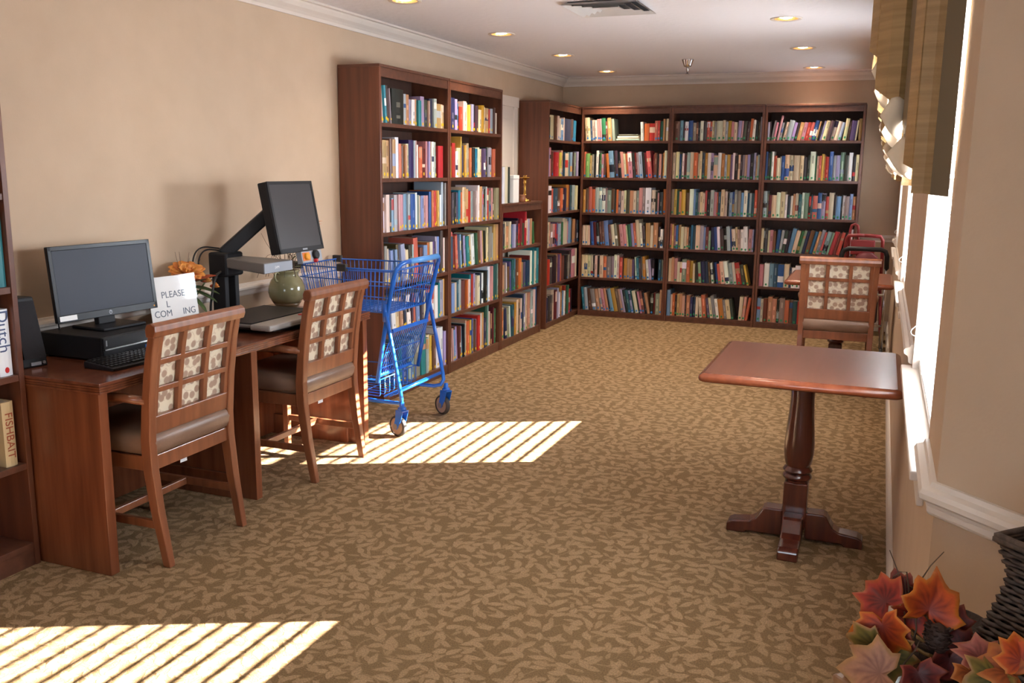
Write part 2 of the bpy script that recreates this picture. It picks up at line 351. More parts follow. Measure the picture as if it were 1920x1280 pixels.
# windows, blinds and valances on the right wall
WN = ['nearest window beside the pedestal table', 'middle window between the other two', 'farthest window by the bookcases']
def window(i, a, c):
    b = MB(); x0, x1 = XR+.085, XR+.125; f = .045
    b.box(x0, x1, a, a+f, SILL, HEAD).box(x0, x1, c-f, c, SILL, HEAD).box(x0, x1, a, c, SILL-.02, SILL+.04).box(x0, x1, a, c, HEAD-f, HEAD).box(x0-.01, x1, a+f, c-f, 1.47, 1.52)
    o = struct(b.build('window_%d' % (i+1), trim_m, bevel=.003)); o['label'] = 'white framed '+WN[i]
    for z0, z1 in ((SILL+.04, 1.47), (1.52, HEAD-f)):
        b = MB(); b.box(x1-.014, x1-.010, a+f, c-f, z0, z1); b.build('pane', gl, o)
    b = MB()
    b.prism([(a-.05, XR-.035), (c+.05, XR-.035), (c+.05, XR), (c, XR), (c, x0), (a, x0), (a, XR), (a-.05, XR)], 'z', SILL-.022, SILL)
    b.v = [(y, x, z) for x, y, z in b.v]; b.build('sill', trim_m, o, bevel=.004)
    b = MB(); b.box(XR-.016, XR, a-.035, c+.035, SILL-.085, SILL-.022); b.build('apron', trim_m, o, bevel=.004)
    b = MB(); b.box(XR, x0, a, a+.006, SILL, HEAD).box(XR, x0, c-.006, c, SILL, HEAD); b.build('jamb_lining', trim_m, o)
    # blind
    r = empty('window_blind', (XR+.045, (a+c)/2, HEAD)); hw = (c-a)/2-.012
    tag(r, 'white horizontal slat blind in the '+WN[i], 'blind', 'slat blinds in the right wall windows')
    b = MB(); b.box(-.03, .03, -hw, hw, -.06, -.005); b.build('head_rail', slat_m, r, bevel=.003)
    sb = MB(); t = math.radians(12 if i < 2 else -66); pts = []
    for k in range(5):
        u = -.025+.0125*k; pts.append((u*math.cos(t), u*math.sin(t)+.0025*(1-(u/.025)**2)))
    ring = [(p[0], p[1]) for p in pts]+[(p[0], p[1]-.0022) for p in reversed(pts)]
    sb.prism(ring, 'y', -hw, hw); me = sb.mesh('slat', slat_m)
    z = -.085
    while z > -(HEAD-SILL)+.034:
        s = bpy.data.objects.new('slat', me); COL.objects.link(s); s.parent = r; s.location = (0, 0, z); z -= .044
    b = MB(); b.box(-.026, .026, -hw, hw, -(HEAD-SILL)+.008, -(HEAD-SILL)+.026); b.build('bottom_rail', slat_m, r, bevel=.003)
    for yy in (-hw*.62, hw*.62):
        b = MB()
        for dx in (-.026, .026): b.tube([(dx, yy, -.05), (dx, yy, -(HEAD-SILL)+.02)], .0011, 5)
        b.build('ladder_cord', slat_m, r)
    b = MB(); loop = [(-.034, hw*.86, -.06), (-.036, hw*.86, -1.1)]+[(-.036-.028*math.sin(q), hw*.86-.02*(1-math.cos(q)), -1.14-.04*math.sin(q/2)) for q in [k*PI/6 for k in range(7)]]+[(-.036, hw*.82, -1.1), (-.034, hw*.82, -.06)]
    b.tube(loop, .0014, 5); b.build('pull_cord', slat_m, r)
    valance(i, a, c)
def valance(i, a, c):
    y0, y1 = a-.06, c+.06; top = 2.36; ym = (y0+y1)/2
    r = empty('window_valance', (0, 0, 0))
    tag(r, 'gold fabric valance with cream lined folds over the '+WN[i], 'valance', 'fabric valances over the right wall windows')
    b = MB(); b.box(.0, XR, y0+.01, y1-.01, top, top+.018); b.build('mounting_board', olive_m, r)
    def sheet(name, plan, m, th=.004, n=1):
        """plan: list of (x, y, hem z)"""
        b = MB(); f = []; k = []
        nv = 6
        for x, y, z in plan:
            f.append([(x, y, z+(top-z)*q/nv) for q in range(nv+1)])
        for u in range(len(plan)-1):
            for q in range(nv):
                b.quad((f[u][q], f[u+1][q], f[u+1][q+1], f[u][q+1]))
        import bmesh
        o = b.build(name, m, r, fix=False); bm = bmesh.new(); bm.from_mesh(o.data); bmesh.ops.remove_doubles(bm, verts=bm.verts, dist=1e-5); bm.to_mesh(o.data); bm.free()
        md = o.modifiers.new('thick', 'SOLIDIFY'); md.thickness = th; md.offset = 0
        return o
    for s in (0, 1):                                   # two jabots, mirrored about the middle
        def Y(q): return y0+q if s == 0 else y1-q
        sheet('jabot_return', [(.128, Y(.002), 1.462), (.092, Y(0), 1.466)], olive_m)
        sheet('jabot_panel', [(.092, Y(-.001), 1.466), (.078, Y(-.004), 1.468), (.055, Y(0), 1.468)], gold_m)
        sheet('jabot_fold', [(.054, Y(.004), 1.52), (.046, Y(.02), 1.525), (.037, Y(.04), 1.53)], gold_m)
        sheet('jabot_fold', [(.037, Y(.205), 1.645), (.016, Y(.19), 1.66), (-.010, Y(.20), 1.682), (-.036, Y(.235), 1.705), (-.032, Y(.33), 1.755)], gold_m)
        sheet('jabot_fold', [(-.016, Y(.36), 1.77), (-.042, Y(.38), 1.795), (-.058, Y(.42), 1.812), (-.052, Y(.52), 1.87)], gold_m)
        sheet('jabot_underlay', [(.040, Y(.09), 1.56), (.030, Y(.17), 1.62), (.034, Y(.30), 1.72), (.0, Y(.46), 1.84)], olive_m)
        sheet('jabot_light_block', [(.108, Y(.012), 1.50), (.106, Y(.10), 1.56), (.104, Y(.22), 1.665), (.10, Y(.36), 1.785), (.09, Y(.5), 1.87)], olive_m)  # hidden sheet added to keep sun and window light off the lining
        for tip, bot, topc, rt, yy in [((.0, 1.552), (.054, 1.497), (.030, 1.590), (.056, 1.575), .06), ((-.021, 1.640), (.028, 1.583), (.006, 1.690), (.034, 1.672), .17), ((-.050, 1.755), (-.010, 1.70), (-.030, 1.80), (-.008, 1.79), .33)]:
            b = MB(); n_ = 6; g = []
            for q in range(n_+1):
                u = q/n_; row = []
                for p in range(n_+1):
                    v = p/n_; x = (tip[0]*(1-u)+bot[0]*u)*(1-v)+(topc[0]*(1-u)+rt[0]*u)*v; z = (tip[1]*(1-u)+bot[1]*u)*(1-v)+(topc[1]*(1-u)+rt[1]*u)*v
                    row.append((x, Y(yy+.03*v-.03*math.sin(PI*u)*(1-v*.6)), z-.010*math.sin(PI*u)*(1-v)))
                g.append(row)
            for q in range(n_):
                for p in range(n_): b.quad((g[q][p], g[q+1][p], g[q+1][p+1], g[q][p+1]))
            o = b.build('jabot_lining', lining_m, r, smooth=True, fix=False); md = o.modifiers.new('thick', 'SOLIDIFY'); md.thickness = .003
    # swag in the middle: draped horizontal folds
    b = MB(); ny, nz = 14, 12; g = []
    for q in range(ny+1):
        u = q/ny; y = y0+.34+(y1-y0-.68)*u; row = []
        hem = 2.05-.22*math.sin(PI*u)
        for p in range(nz+1):
            v = p/nz; z = top-(top-hem)*v
            row.append((.03-.075*math.sin(PI*u)**.5*(v**.8)-.014*math.sin(v*16), y, z))
        g.append(row)
    for q in range(ny):
        for p in range(nz): b.quad((g[q][p], g[q+1][p], g[q+1][p+1], g[q][p+1]))
    o = b.build('swag', gold_m, r, fix=False, smooth=True); md = o.modifiers.new('thick', 'SOLIDIFY'); md.thickness = .004
for i, (a, c) in enumerate(WIN): window(i, a, c)
# ------------------------------------------------------------------ ceiling fittings
def downlight(x, y, lab, en=36):
    r = empty('recessed_downlight', (x, y, ZC)); tag(r, lab, 'downlight', 'recessed ceiling downlights')
    b = MB(); b.lathe([(.072, -.002), (.094, -.006), (.097, -.002), (.097, .004), (.072, .004)], 32, cap=False); b.loft([]) if 0 else None
    b.build('trim_ring', trim_m, r, smooth=True)
    b = MB(); b.lathe([(.073, -.003), (.066, .03), (.052, .075)], 32, cap=False); b.build('reflector', can_m, r, smooth=True, fix=False)
    b = MB(); b.lathe([(.001, -.0005), (.02, -.001), (.036, .004), (.044, .014), (.046, .026), (.03, .04)], 24); b.build('bulb', bulb_m, r, smooth=True)
    l = lamp('downlight_beam', 'SPOT', (0, 0, -.012), en, (1.0, .84, .64), spot_size=math.radians(116), spot_blend=1.0, shadow_soft_size=.05); l.parent = r
DL = [(-2.62, 4.9, 'recessed downlight at the top edge of the photo, left row'), (-2.60, 6.30, 'nearest full recessed downlight in the left row'), (-2.58, 7.60, 'middle recessed downlight in the left row'), (-2.585, 8.95, 'farthest recessed downlight in the left row'),
      (-.645, 6.20, 'nearest recessed downlight in the right row'), (-.66, 7.68, 'middle recessed downlight in the right row'), (-.675, 9.12, 'farthest recessed downlight in the right row'),
      (-.645, 4.72, 'added recessed downlight over the foreground table, above the picture'), (-.645, 3.22, 'added recessed downlight before the foreground table, above the picture'), (-2.62, 3.5, 'added recessed downlight over the second desk chair, above the picture'),  # rest of the list: unseen fixtures added to brighten walls and ceiling
      (-2.62, 2.1, 'added recessed downlight over the near end of the desk, above the picture'), (-.645, 1.72, 'added recessed downlight just ahead of the camera, above the picture'), (-2.62, .7, 'added recessed downlight at the left of the camera, outside the picture'), (-.645, .2, 'added recessed downlight right above the camera, outside the picture')]
for x, y, lab in DL: downlight(x, y, lab, 9 if 'picture' in lab else (16 if 'photo' in lab else 62))
# ceiling is cut where the cans sit
import bmesh
ce = bpy.data.objects['ceiling']
cut = MB()
for x, y, _ in DL:
    cut.lathe([(.0735, -.05), (.0735, .085)], 32, (x, y, ZC))
co = cut.build('cutter', ceil_m); md = ce.modifiers.new('cans', 'BOOLEAN'); md.object = co; md.operation = 'DIFFERENCE'; md.solver = 'EXACT'
dg = bpy.context.evaluated_depsgraph_get(); nm = bpy.data.meshes.new_from_object(ce.evaluated_get(dg)); ce.modifiers.clear(); ce.data = nm; bpy.data.objects.remove(co)
# air vent
vr = empty('ceiling_vent', (-1.565, 5.44, ZC)); tag(vr, 'square white louvred air vent in the ceiling', 'vent')
b = MB(); b.box(-.19, .19, -.21, .21, -.004, -.001); b.build('shade_sheet', duct_shade_m, vr)  # thin sheet coloured dark for the shade inside the duct
for k in range(4):
    h = .225-.048*k; z0 = -.003-.003*k; b = MB(); ww = .03
    for sx, sy, ln in ((1, 0, 0), (-1, 0, 0), (0, 1, 0), (0, -1, 0)):
        if sx: P4 = [(sx*h, -h, -.020), (sx*h, h, -.020), (sx*(h-ww), h-ww, -.003), (sx*(h-ww), -(h-ww), -.003)]
        else: P4 = [(-h, sy*h, -.020), (h, sy*h, -.020), (h-ww, sy*(h-ww), -.003), (-(h-ww), sy*(h-ww), -.003)]
        b.quad(P4); b.quad([(x, y, z+.003) for x, y, z in reversed(P4)])
    b.build('louvre_ring', vent_m, vr, fix=False)
b = MB(); b.box(-.06, .06, -.06, .06, -.010, -.005); b.build('centre_plate', vent_m, vr)
# sprinkler
sr = empty('fire_sprinkler', (-1.645, 8.18, ZC)); tag(sr, 'chrome fire sprinkler head hanging from the ceiling', 'sprinkler')
b = MB(); b.lathe([(.052, 0), (.05, -.006), (.036, -.045), (.03, -.06), (.022, -.062)], 24); b.build('escutcheon', chrome_m, sr, smooth=True)
b = MB(); b.lathe([(.012, -.06), (.012, -.085), (.008, -.09), (.006, -.115)], 12); b.build('nozzle', chrome_m, sr, smooth=True)
b = MB(); b.lathe([(.004, -.115), (.017, -.118), (.017, -.121), (.004, -.121)], 14); b.build('deflector', chrome_m, sr)
# ------------------------------------------------------------------ bookcases
def bookcase(label, loc, rz, W, H, D, levels, group=None, near_end=True):
    r = empty('bookcase', loc, rz); tag(r, label, 'bookcase', 'dark wooden bookcases')
    st = .022
    for x in (0, W-st):
        b = MB(); b.box(x, x+st, .0, D, 0, H-.018); b.build('side_panel', case_m, r, bevel=.0015)
    b = MB(); b.box(0, W, -.002, D, H-.018, H); b.build('top_board', caseh_m, r, bevel=.002)
    b = MB(); b.box(st, W-st, .004, .022, H-.075, H-.018); b.build('top_rail', caseh_m, r, bevel=.0015)
    b = MB(); b.box(st, W-st, D-.008, D, .0, H-.018); b.build('back_panel', back_m, r)
    for i, z in enumerate(levels):
        if z < .12:
            b = MB(); b.box(st, W-st, .006, .024, 0, z-.022); b.build('plinth', caseh_m, r)
        b = MB(); b.box(st, W-st, .004, D-.008, z-.024, z); b.build('shelf', caseh_m, r, bevel=.0015)
    return r
LA = [1.781, 1.441, 1.10, .766, .442, .072]
LB = [1.794, 1.428, 1.073, .738, .407, .058]
LL = [.838, .467, .069]
D0 = .300
XC = -2.905
R90 = PI/2
CASES = {  # key: (origin, rot, width, height, levels, description)
 'A': ((XC, 5.095, 0), R90, .985, 2.13, LA, 'tall bookcase behind the cart'),
 'B': ((XC, 6.085, 0), R90, .99, 2.13, LA, 'second tall bookcase'),
 'L': ((XC, 7.085, 0), R90, .975, 1.222, LL, 'low bookcase'),
 'C': ((XC, 8.20, 0), R90, 1.275, 2.13, LA[:3]+[.77, .412, .05], 'corner bookcase'),
 'P': ((-2.897, 9.178, 0), 0, .915, 2.13, LB, 'left back wall bookcase'),
 'Q': ((-1.980, 9.178, 0), 0, .888, 2.13, LB, 'middle back wall bookcase'),
 'R': ((-1.088, 9.178, 0), 0, .888, 2.13, LB, 'right back wall bookcase'),
}
CL = {'A': 'tall dark bookcase on the left wall, right behind the blue cart', 'B': 'second tall dark bookcase, between the cart bookcase and the low one', 'L': 'low dark bookcase with books and a candlestick on top',
      'C': 'tall dark bookcase standing in the far left corner', 'P': 'leftmost dark bookcase along the back wall', 'Q': 'middle dark bookcase along the back wall', 'R': 'rightmost dark bookcase along the back wall'}
for k, (o, rz, W, H, lv, ds) in CASES.items():
    bookcase(CL[k], o, rz, W, H, D0-.004, lv)
# the bookcase cut by the left edge of the picture
bookcase('tall dark bookcase at the left edge, beside the desk', (-2.903, 1.474, 0), R90, .955, 2.13, .30, [1.75, 1.405, 1.07, .745, .405, .09])

PAL = dict(w=('white', 236, 234, 231), c=('cream', 212, 194, 168), t=('tan', 180, 138, 98), b=('brown', 100, 66, 46), k=('black', 30, 27, 28), g=('grey', 136, 128, 121), s=('silver', 158, 168, 176),
 r=('red', 170, 42, 38), m=('maroon', 104, 34, 32), o=('orange', 190, 98, 52), y=('yellow', 212, 172, 70), Y=('mustard', 176, 128, 44), e=('green', 40, 98, 66), E=('lime', 124, 166, 84), a=('teal', 30, 118, 132),
 u=('blue', 40, 82, 140), l=('light blue', 112, 148, 184), n=('navy', 38, 46, 78), p=('purple', 88, 66, 112), v=('lavender', 158, 148, 184), i=('pink', 190, 138, 136), h=('charcoal', 66, 60, 59), j=('sage', 126, 150, 136), x=('coral', 188, 92, 76), d=('dark teal', 34, 76, 90))
SH = {}
SH['A'] = ["i2h95l-5 c2h85l-5 a2h83l-5 h4h84l-5 g1h78l-5 k14h80 i2h80 s3h72 t5h72 v2h62 w4h62 t3h64 a4h62 v5h72 h5h66 i2h65 n4h70 s4h72 t7h60 c2h60 t4h60",
 "t6h75 t5h75 b3h78 t4h78 w4h82 x3h70 b3h66 t2h68 c3h70 n6h78 s2h78 i2h78 w3h70 o4h66 m5h62 i2h78 v2h78 i3h78 w3h78 s2h78 k2h60 _1 r7h70 _3",
 "l3h75 w3h70 c4h75 k2h65 l3h68 s4h75 g2h72 i3h75 m2h75 i3h74 l4h75 s3h75 u6h75 w2h77 g5h72 c2h70 l4h70 i3h70 i4h70 u3h78 o3h80 r3h80 o4h80 y2h80 w2h70 s3h98 k2h97 g2h97",
 "g4h80 g3h80 c3h74l-4 l3h70l-4 d3h70l-4 l3h70l-6 b3h80l-6 v5h80l-6 w3h68l-5 c3h66l-5 h4h75l-5 s2h75 x6h88l-4 b4h65 l5h70 o3h75 c4h75 p3h76 k2h75 v3h85 l3h85 h4h98 c2h80 w3h80",
 "c3 n3 u3l-5 w4l-5 c4l-5 t3l-5 k2l-5 n3l-5 w4l-5 h2 x3l-4 l4l-3 h4 c3 x4h75 g3 r4h80 w4h80 a2h85 s3h90 v2h90 y2h90",
 "c3 b2 n3 x2 k3 a3 u4 s3h80 l3h80 g5h85 a4h85 s2 c3h78 y2 b3 w4h85 w3h85 v2"]
SH['B'] = ["l2h80 n6h82 v3h80 u3h70 r4h62 c4h78 w3h75 y2h70 k1 o2h62 s3h74 k2 h4h72 c4h62 Y4h75 c2h72 t5h70 r2h68 s4h70 b2 v2h68 c2h60 _2",
 "m1h70 y3h70 r4h78 w3h60 c5h68 y1h95 n2 Y2h75 i2h76 g3h80 h1 o3h70 k3h70 a3h68 c2h72 c3h68 t3h68 p3h70 n3h68 k2 s4h72 g1 x4h70 _6",
 "w3h70 h2 k4h75 p2 x2h60 a3h78 o2 c3h85 t2h85 t3h80 r5h75 j4h75 g2 s2 w2h88 t4h85 v1 g2h80 k4h78 s2h85 r3h80 g2 b2 i3h80 b2 g5h80",
 "s2h85 d3h80 x2h90 m2 x3h80l-4 r2h82l-5 l2h82l-5 w2h80l-5 k2h82l-5 v3h78l-6 a4h75l-6 e2h75l-6 c4h78l-6 w5h78l-6 e2h80l-5 Y2h80l-5 b3h85l-5 i3h85l-5 y4h82l-4 k4h82l-4 c3h90 g5h92 s2 t4h95 t4h95",
 "u3h75 l4h75 c4h75 d3h78 s3h80 b6h75 o2 c3h75 a2h85 r4h85 v3h85 c3h78 w3h78 n3h82 w3h82 k3h85 l3h85 w4h95 i2h95 d6h98 j2h98",
 "p2h70l-3 c2h70l-4 i2l-4 l3h68l-4 b2l-4 v2l-4 b2 l3h70l-3 k2 s2 i2h80 o5h78 y2h78 u2h80 c3h78 b2 v3h75 r4h82 c3h85 t2h85 n5h70 e3h98 j2h98 c3h82 b2 t2 m2h88 e3h85 _2"]
SH['L'] = ["c2h72 h4h70 c1 t6h62 c2 u5h65 s3h65 h3 k2h80 r2h65 m3h78 m2 h4h65 r3h97 c3h75 v2h75 t4h75 _1 e3h65l-7 _7",
 "c2h70 t4h70 g1 w2l-3 b4h62l-3 p2l-3 d4h78 l3h78 b2 o4h78 g2 t3h65 p3h65 n5h68 m2h78 w3h90 a2h92 c3h88 k1 a4h95",
 "s2h68 o3h66 c2 n3h70l-5 g4h72l-5 w1l-5 d5h75 Y4h78 c3h82 k2 t3h82 c2h82 n3h90 v4h90 c3h90 t5h90 s4h93 c4h93 u6h97"]
SH['C'] = ["p4h85 k1 c5h82 b3h82 c3h82 c3h75 l4h75 c1h80 n10h78 h4h80 a4h75l5 _17", "v3h82 i3h84 b2 m4h72 r6h72 v2 y4h72 i3h78 d2 c6h70 j3 l4h75 k3h78 g3 n4h78 v2h78 _15",
 "d2h70 w5h80 x4h72 d7h72 b5h72 o4h72 k2 n3h72 Y5h82 m3h80 d4h80 s5h80 c3h78 o1 _15", "c5h80 t4h80 g3 i4h72 r3h72 p2 n2 s5h70 i2 e2 c6h85 c4h82 i2 l5h85 k3 t4h78 k3h75 n3 _15",
 "i3h72 r4h74 v1 h4h78 k6h80 t3h82 p2h82 o4h82 b6h75 k3 g3 h4h85 i6h88 c3h88 _15", "t3h72 n2h72 c2 h6h75 c5h88 m3h85 v3h90 h2 w3h75 Y4h92 l2 w2 r4h88 e3h88 r3 k3 _24"]
SH['P'] = ["c7h95l-4 d3h85l-4 c4h85l-4 c3l-4h85 i4h90l-4 i3h90l-4 e6h92l-4 b2h80l-4 t6h93l-4 j4h90l-5 =36 w4h75l-4 o7h70 r8h70 x4h80 r3h80 e4h78 t3h88 b2h86 c3h88",
 "x3h82 E6h76 t3h70 g3 k3 w4h85 k1 e3h78 i3 b3h76 o4h76l-5 l7h84l-5 k2h76l-5 h4h85l-5 k4l-5h80 i4h82l-6 c3h76l-6 o3h76l-6 i6h82l-6 k4h78l-6 m3h80l-6 g3h80l-6 s5h82l-6 k3h80l-6 m3h80l-6 x6h84l-7 m2 b4h78 k2 i4h76 k2 Y2h80 c4h86",
 "Y4h76 b4h80 x5h85 o5h78 s5h84 s4h84 w5h82 g3h82 j6h75 b5h80 k2 o3h78 g3 c5h74 c3h76 h5h78 t5h75 c4h75 j4h76 i5h85 g4h85 w8h85 c6h78 k3 i2h70 k5h72 o4h82",
 "c5h70 c4h70 c3h70 u5h84l-5 m5h83l-5 k4h80l-5 b4h85l-5 b4h86l-5 l7h88l-6 b4h76l-6 c5h76l-7 g4h80l-7 b4h76l-7 i5h78l-7 i5h78l-7 c2l-7 e5h78l-7 v4h82l-7 x4h84l-7 c5h96l-6 w4h84l-6 h4h76l-5 t7h85l-2 c4h78 t7h87 _1 h3 w4h65 _2",
 "c5h80 c5h80 c5h80 c4h80 k3h80 c4h80 k4h78 c6h80 o5h78 g7h78 g5h80 w5h85 c3h84 x6h76 k2 Y5h74 t4h72 t4h72 p3h72 w3h80l-4 a4h78l-4 h3h76l-4 g3l-4h82 Y4h84l-4 w4h72l-6 v4h74l-6 k3 _7 d4h75 g3",
 "a4h80l-6 s5h78l-6 b5h76l-6 g6h75l-9 t5h76l-10 c4h78l-11 i4h78l-11 t4h79l-11 k2l-11 l5h80l-12 Y6h82l-12 b4h80l-12 i4h80l-12 v3h80l-12 k4h78l-12 d4h78l-12 v3h77l-12 d3l-12h77 c5h77l-12 k2l-12 i3h76l-12 b4h76l-12 k3l-12 t4h72l-12 k4h70 m3 g6h72 t3h85"]
SH['Q'] = ["b9h78 l5h80 h3 w5h76 u7h80 g5h72 b3 k3 w5h78 h5h74 x5h78 o3 c4h78 g3 c9h78 c4h80 s4h75 Y5h78 i4h75 c5h72 v5h78l3 i3h76l3 h5h76l3 h5h74l3 o4h86l3 w4h80l3 k3 h3 s2h92",
 "c4h80 k1 c5h82 u2h75 d2 w3h78 m4h72 s5h80 c5h82 o6h80 c3h76 c3h85 n4h80 Y4h80 w5h80 v4h78 c6h72 w5h80 Y5h78 s3h74 y5h75 p3 w3h80 k5h72 c3 k3 g3h74 i4h74 v4h75 k5h78 v3h80 t2h72 s3",
 "g4h82 y4h82 e4h78 t3h75 y6h82 b6h72 w6h84 l3h84 d3h74 g3 c4h75 c3h72 x3h80 k5h75 s5h82 i4h76 o2 d4h76 c5h84 c4h78 k3h74 l4h76 u3h78 j4h84 g5h82 l4h75 w5h82 d3 s3h75 d4 o4h84",
 "i3h85 t3h84 i3h78 u3h82 t4h82 c4h76 c4h76 t3h75 k3 u3h82 d4h80 c6h84 v5h82 l3h78 m4h78 j3h66 n4h78l-4 u4h80l-5 w4h80l-5 h5h73l-5 k4h74l-5 s5h82l-5 u2l-5 c5h74l-5 c3h80l-5 i3h74l-5 w4h74l-3 w6h84l-3 i5h76 v2 _2",
 "c5h82 t4h86 i5h82 c4h70 c3h70 g7h80 o5h76 Y5h76 c3h68 h4h68l-4 j4h72l-5 n6h76l-5 n5h76l-5 b3l-6h74 w4h72l-7 k2l-7 u4h74l-8 x4h70l-8 c6h79l-8 w6h80l-9 s6h74l-9 c4h78l-9 r7h76l-10 h6h70l-10 y3h70l-13 _5",
 "l5h88 c3h72 o4h76 k3h70 t4h75 t4h76 i4h70 k2 t6h72 n4h68 n4h68 c4h68 c4h66l-5 x6h76l-6 p4h66l-9 c4h68l-9 g5h76l-9 w4h66l-9 Y7h65l-9 g4h64l-9 c6h64l-9 h4h68l-9 _6 c5h78l2 i4h78l4 x4h76l8"]
SH['R'] = ["v3h72 k2 s3h78l9 i3h70l9 k2l9 i3h96l9 g3h70l9 k2l9 c4h72l11 s7h78l11 v4h70l11 k4h70l11 t5h70l11 i5h70l11 r5h70l11 x4h70l11 u6h76l11 t2l11 k3h58l11 v3h75l12 c6h76l12 h5h76l12 c5h76l12 c5h72l12 s4h68l12 c5h82l7 b3h72l5 p7h75l5 c2h76l5 t4h82",
 "u3h84 k3h80 e2h84 w3h84 x4h72 c4h66 c2h70 u5h72 c6h75 c6h74 c8h73 c5h73 h5h68 k3 w7h84 e2 c3h72 x3h72 y3h78 t2 r5h70 u5h84 s4h74 v5h74 j6h82 k3 g2 w5h82 k4h72 c4h76",
 "s5h82 g2 m4h70 c6h70 w5h78 c6h80 w3h72 n4h68 w3h68 t3 c4h76 d4h74 w3h78 j6h78 r3h68 d2 x6h70 u5h80 v5h78 r4h68 c6h80 k3 l6h70 k2 w3h72 g5h70 l4h78 t4h70",
 "c4h80 k2 h4h80 c3 i5h75 b4h72 u5h77l4 s4h75l6 h5h74l8 k4h74l8 l6h82l10 c6h76l11 e4h77l12 j4h78l12 n5h76l12 b6h78l12 u5h76l13 t4h76l13 s5h82l13 x3h75l13 s7h76l14 j3l14 r6h78l14 m4h74l14 x5h76l13 k3l8 c3h75l8 w4h85l4",
 "i5h75 _1 w6h80 l5h80 d5h80 u7h78 c6h80 n3h68 w4h68 w6h76 h4 w5h70 o6h70 t5h68 c5 b4 n5 d4 s5 r4 k5 c4", "l4h78 c3h75 m5h78 t5h84 t5h78 k3 g6h80 x5h75 b4h74 d5h74 r8h73 _1 j5h55l18 _3 b5 t5 n4 d5 r5 s4 c5 k4"]
STK = {'A': (226, 186, 30), 'B': (226, 186, 30), 'L': (70, 160, 70), 'C': (40, 120, 190), 'P': (40, 120, 190), 'Q': (40, 140, 90), 'R': (40, 140, 90)}
STKN = {'A': 'yellow', 'B': 'yellow', 'L': 'green', 'C': 'blue', 'P': 'blue', 'Q': 'green', 'R': 'green'}
rng = random.Random(11)
def jit(c, a=12): return rgb(*[max(8, min(245, v+rng.uniform(-a, a))) for v in c])
def parse(s):
    out = []
    for t in s.split():
        if t[0] in '_=': out.append((t[0], float(t[1:]), 0, 0)); continue
        h, l, wd = 74, 0, ''
        i = 1
        while i < len(t) and t[i].isdigit(): i += 1
        wd = float(t[1:i]); rest = t[i:]
        while rest:
            j = 1
            while j < len(rest) and rest[j] not in 'hl': j += 1
            if rest[0] == 'h': h = float(rest[1:j])
            else: l = float(rest[1:j])
            rest = rest[j:]
        out.append((t[0], wd, h, l))
    return out
def cover_geom(b, wd, h, d, c, style, sticker):
    """book in its own frame: spine towards -y at y=0, x 0..wd, z 0..h"""
    t = min(.003, wd*.16); bul = min(.005, wd*.14)
    rows = [(0, c)]
    lt = sum(c[:3]) > .9
    ink = (c[0]*.5, c[1]*.5, c[2]*.5, 1) if lt else (min(1, c[0]*1.3+.12), min(1, c[1]*1.3+.11), min(1, c[2]*1.3+.09), 1)
    cen = {}
    if style['band']: bz0, bz1, bc = style['band']; rows = [(0, c), (bz0, bc), (bz1, c)]
    if style['title'] and wd > .012:
        for z0, z1 in style['title']:
            rows += [(z0, ('t', ink)), (z1, ('x', None))]
    zs = sorted(set([0, 1]+[r[0] for r in rows]+[z for q in (style['title'] or []) for z in q]))
    def base(z):
        if style['band'] and style['band'][0] <= z < style['band'][1]: return style['band'][2]
        return c
    def ttl(z): return wd > .012 and any(z0 <= z < z1 for z0, z1 in (style['title'] or []))
    xs = [0, wd*.34, wd*.66, wd]; yb = [0, -bul, -bul, 0]
    for k in range(len(zs)-1):
        z0, z1 = zs[k]*h, zs[k+1]*h; zm = (zs[k]+zs[k+1])/2
        for j in range(3):
            col = ink if (j == 1 and ttl(zm)) else base(zm)
            b.quad([(xs[j], yb[j], z0), (xs[j+1], yb[j+1], z0), (xs[j+1], yb[j+1], z1), (xs[j], yb[j], z1)], col)
    b.quad([(xs[0], 0, h), (xs[1], yb[1], h), (xs[2], yb[2], h), (xs[3], 0, h), (wd, t, h), (0, t, h)], c)
    b.quad([(0, t, 0), (wd, t, 0), (xs[3], 0, 0), (xs[2], yb[2], 0), (xs[1], yb[1], 0), (xs[0], 0, 0)], c)
    for x0, x1 in ((0, t), (wd-t, wd)):
        for f in (((x0, 0, 0), (x0, d, 0), (x0, d, h), (x0, 0, h)), ((x1, 0, 0), (x1, 0, h), (x1, d, h), (x1, d, 0)), ((x0, d, 0), (x1, d, 0), (x1, d, h), (x0, d, h)), ((x0, 0, h), (x0, d, h), (x1, d, h), (x1, 0, h)), ((x0, 0, 0), (x1, 0, 0), (x1, d, 0), (x0, d, 0))):
            b.quad(f, c)
    return t
def page_geom(b, wd, h, d, t, col=None): b.box(t, wd-t, .002, d-.004, .003, h-.004, col)
def stick_geom(b, wd, h, sz, bul, col=None):
    r = min(wd*.44, .009); n = 10; y = -bul-.0009
    b.prism([(wd/2+r*math.cos(2*PI*k/n), sz+1.25*r*math.sin(2*PI*k/n)) for k in range(n)], 'y', y, y+.0016, col)
ORD = ['zeroth', 'first', 'second', 'third', 'fourth', 'fifth', 'sixth', 'seventh', 'eighth', 'ninth', 'tenth', 'eleventh', 'twelfth', 'thirteenth', 'fourteenth', 'fifteenth', 'sixteenth', 'seventeenth', 'eighteenth', 'nineteenth', 'twentieth'] + ['twenty-'+q for q in ('first', 'second', 'third', 'fourth', 'fifth', 'sixth', 'seventh', 'eighth', 'ninth')] + ['thirtieth', 'thirty-first', 'thirty-second', 'thirty-third', 'thirty-fourth']
SHN = ['top', 'second', 'third', 'fourth', 'fifth', 'bottom']
BOOKS = []
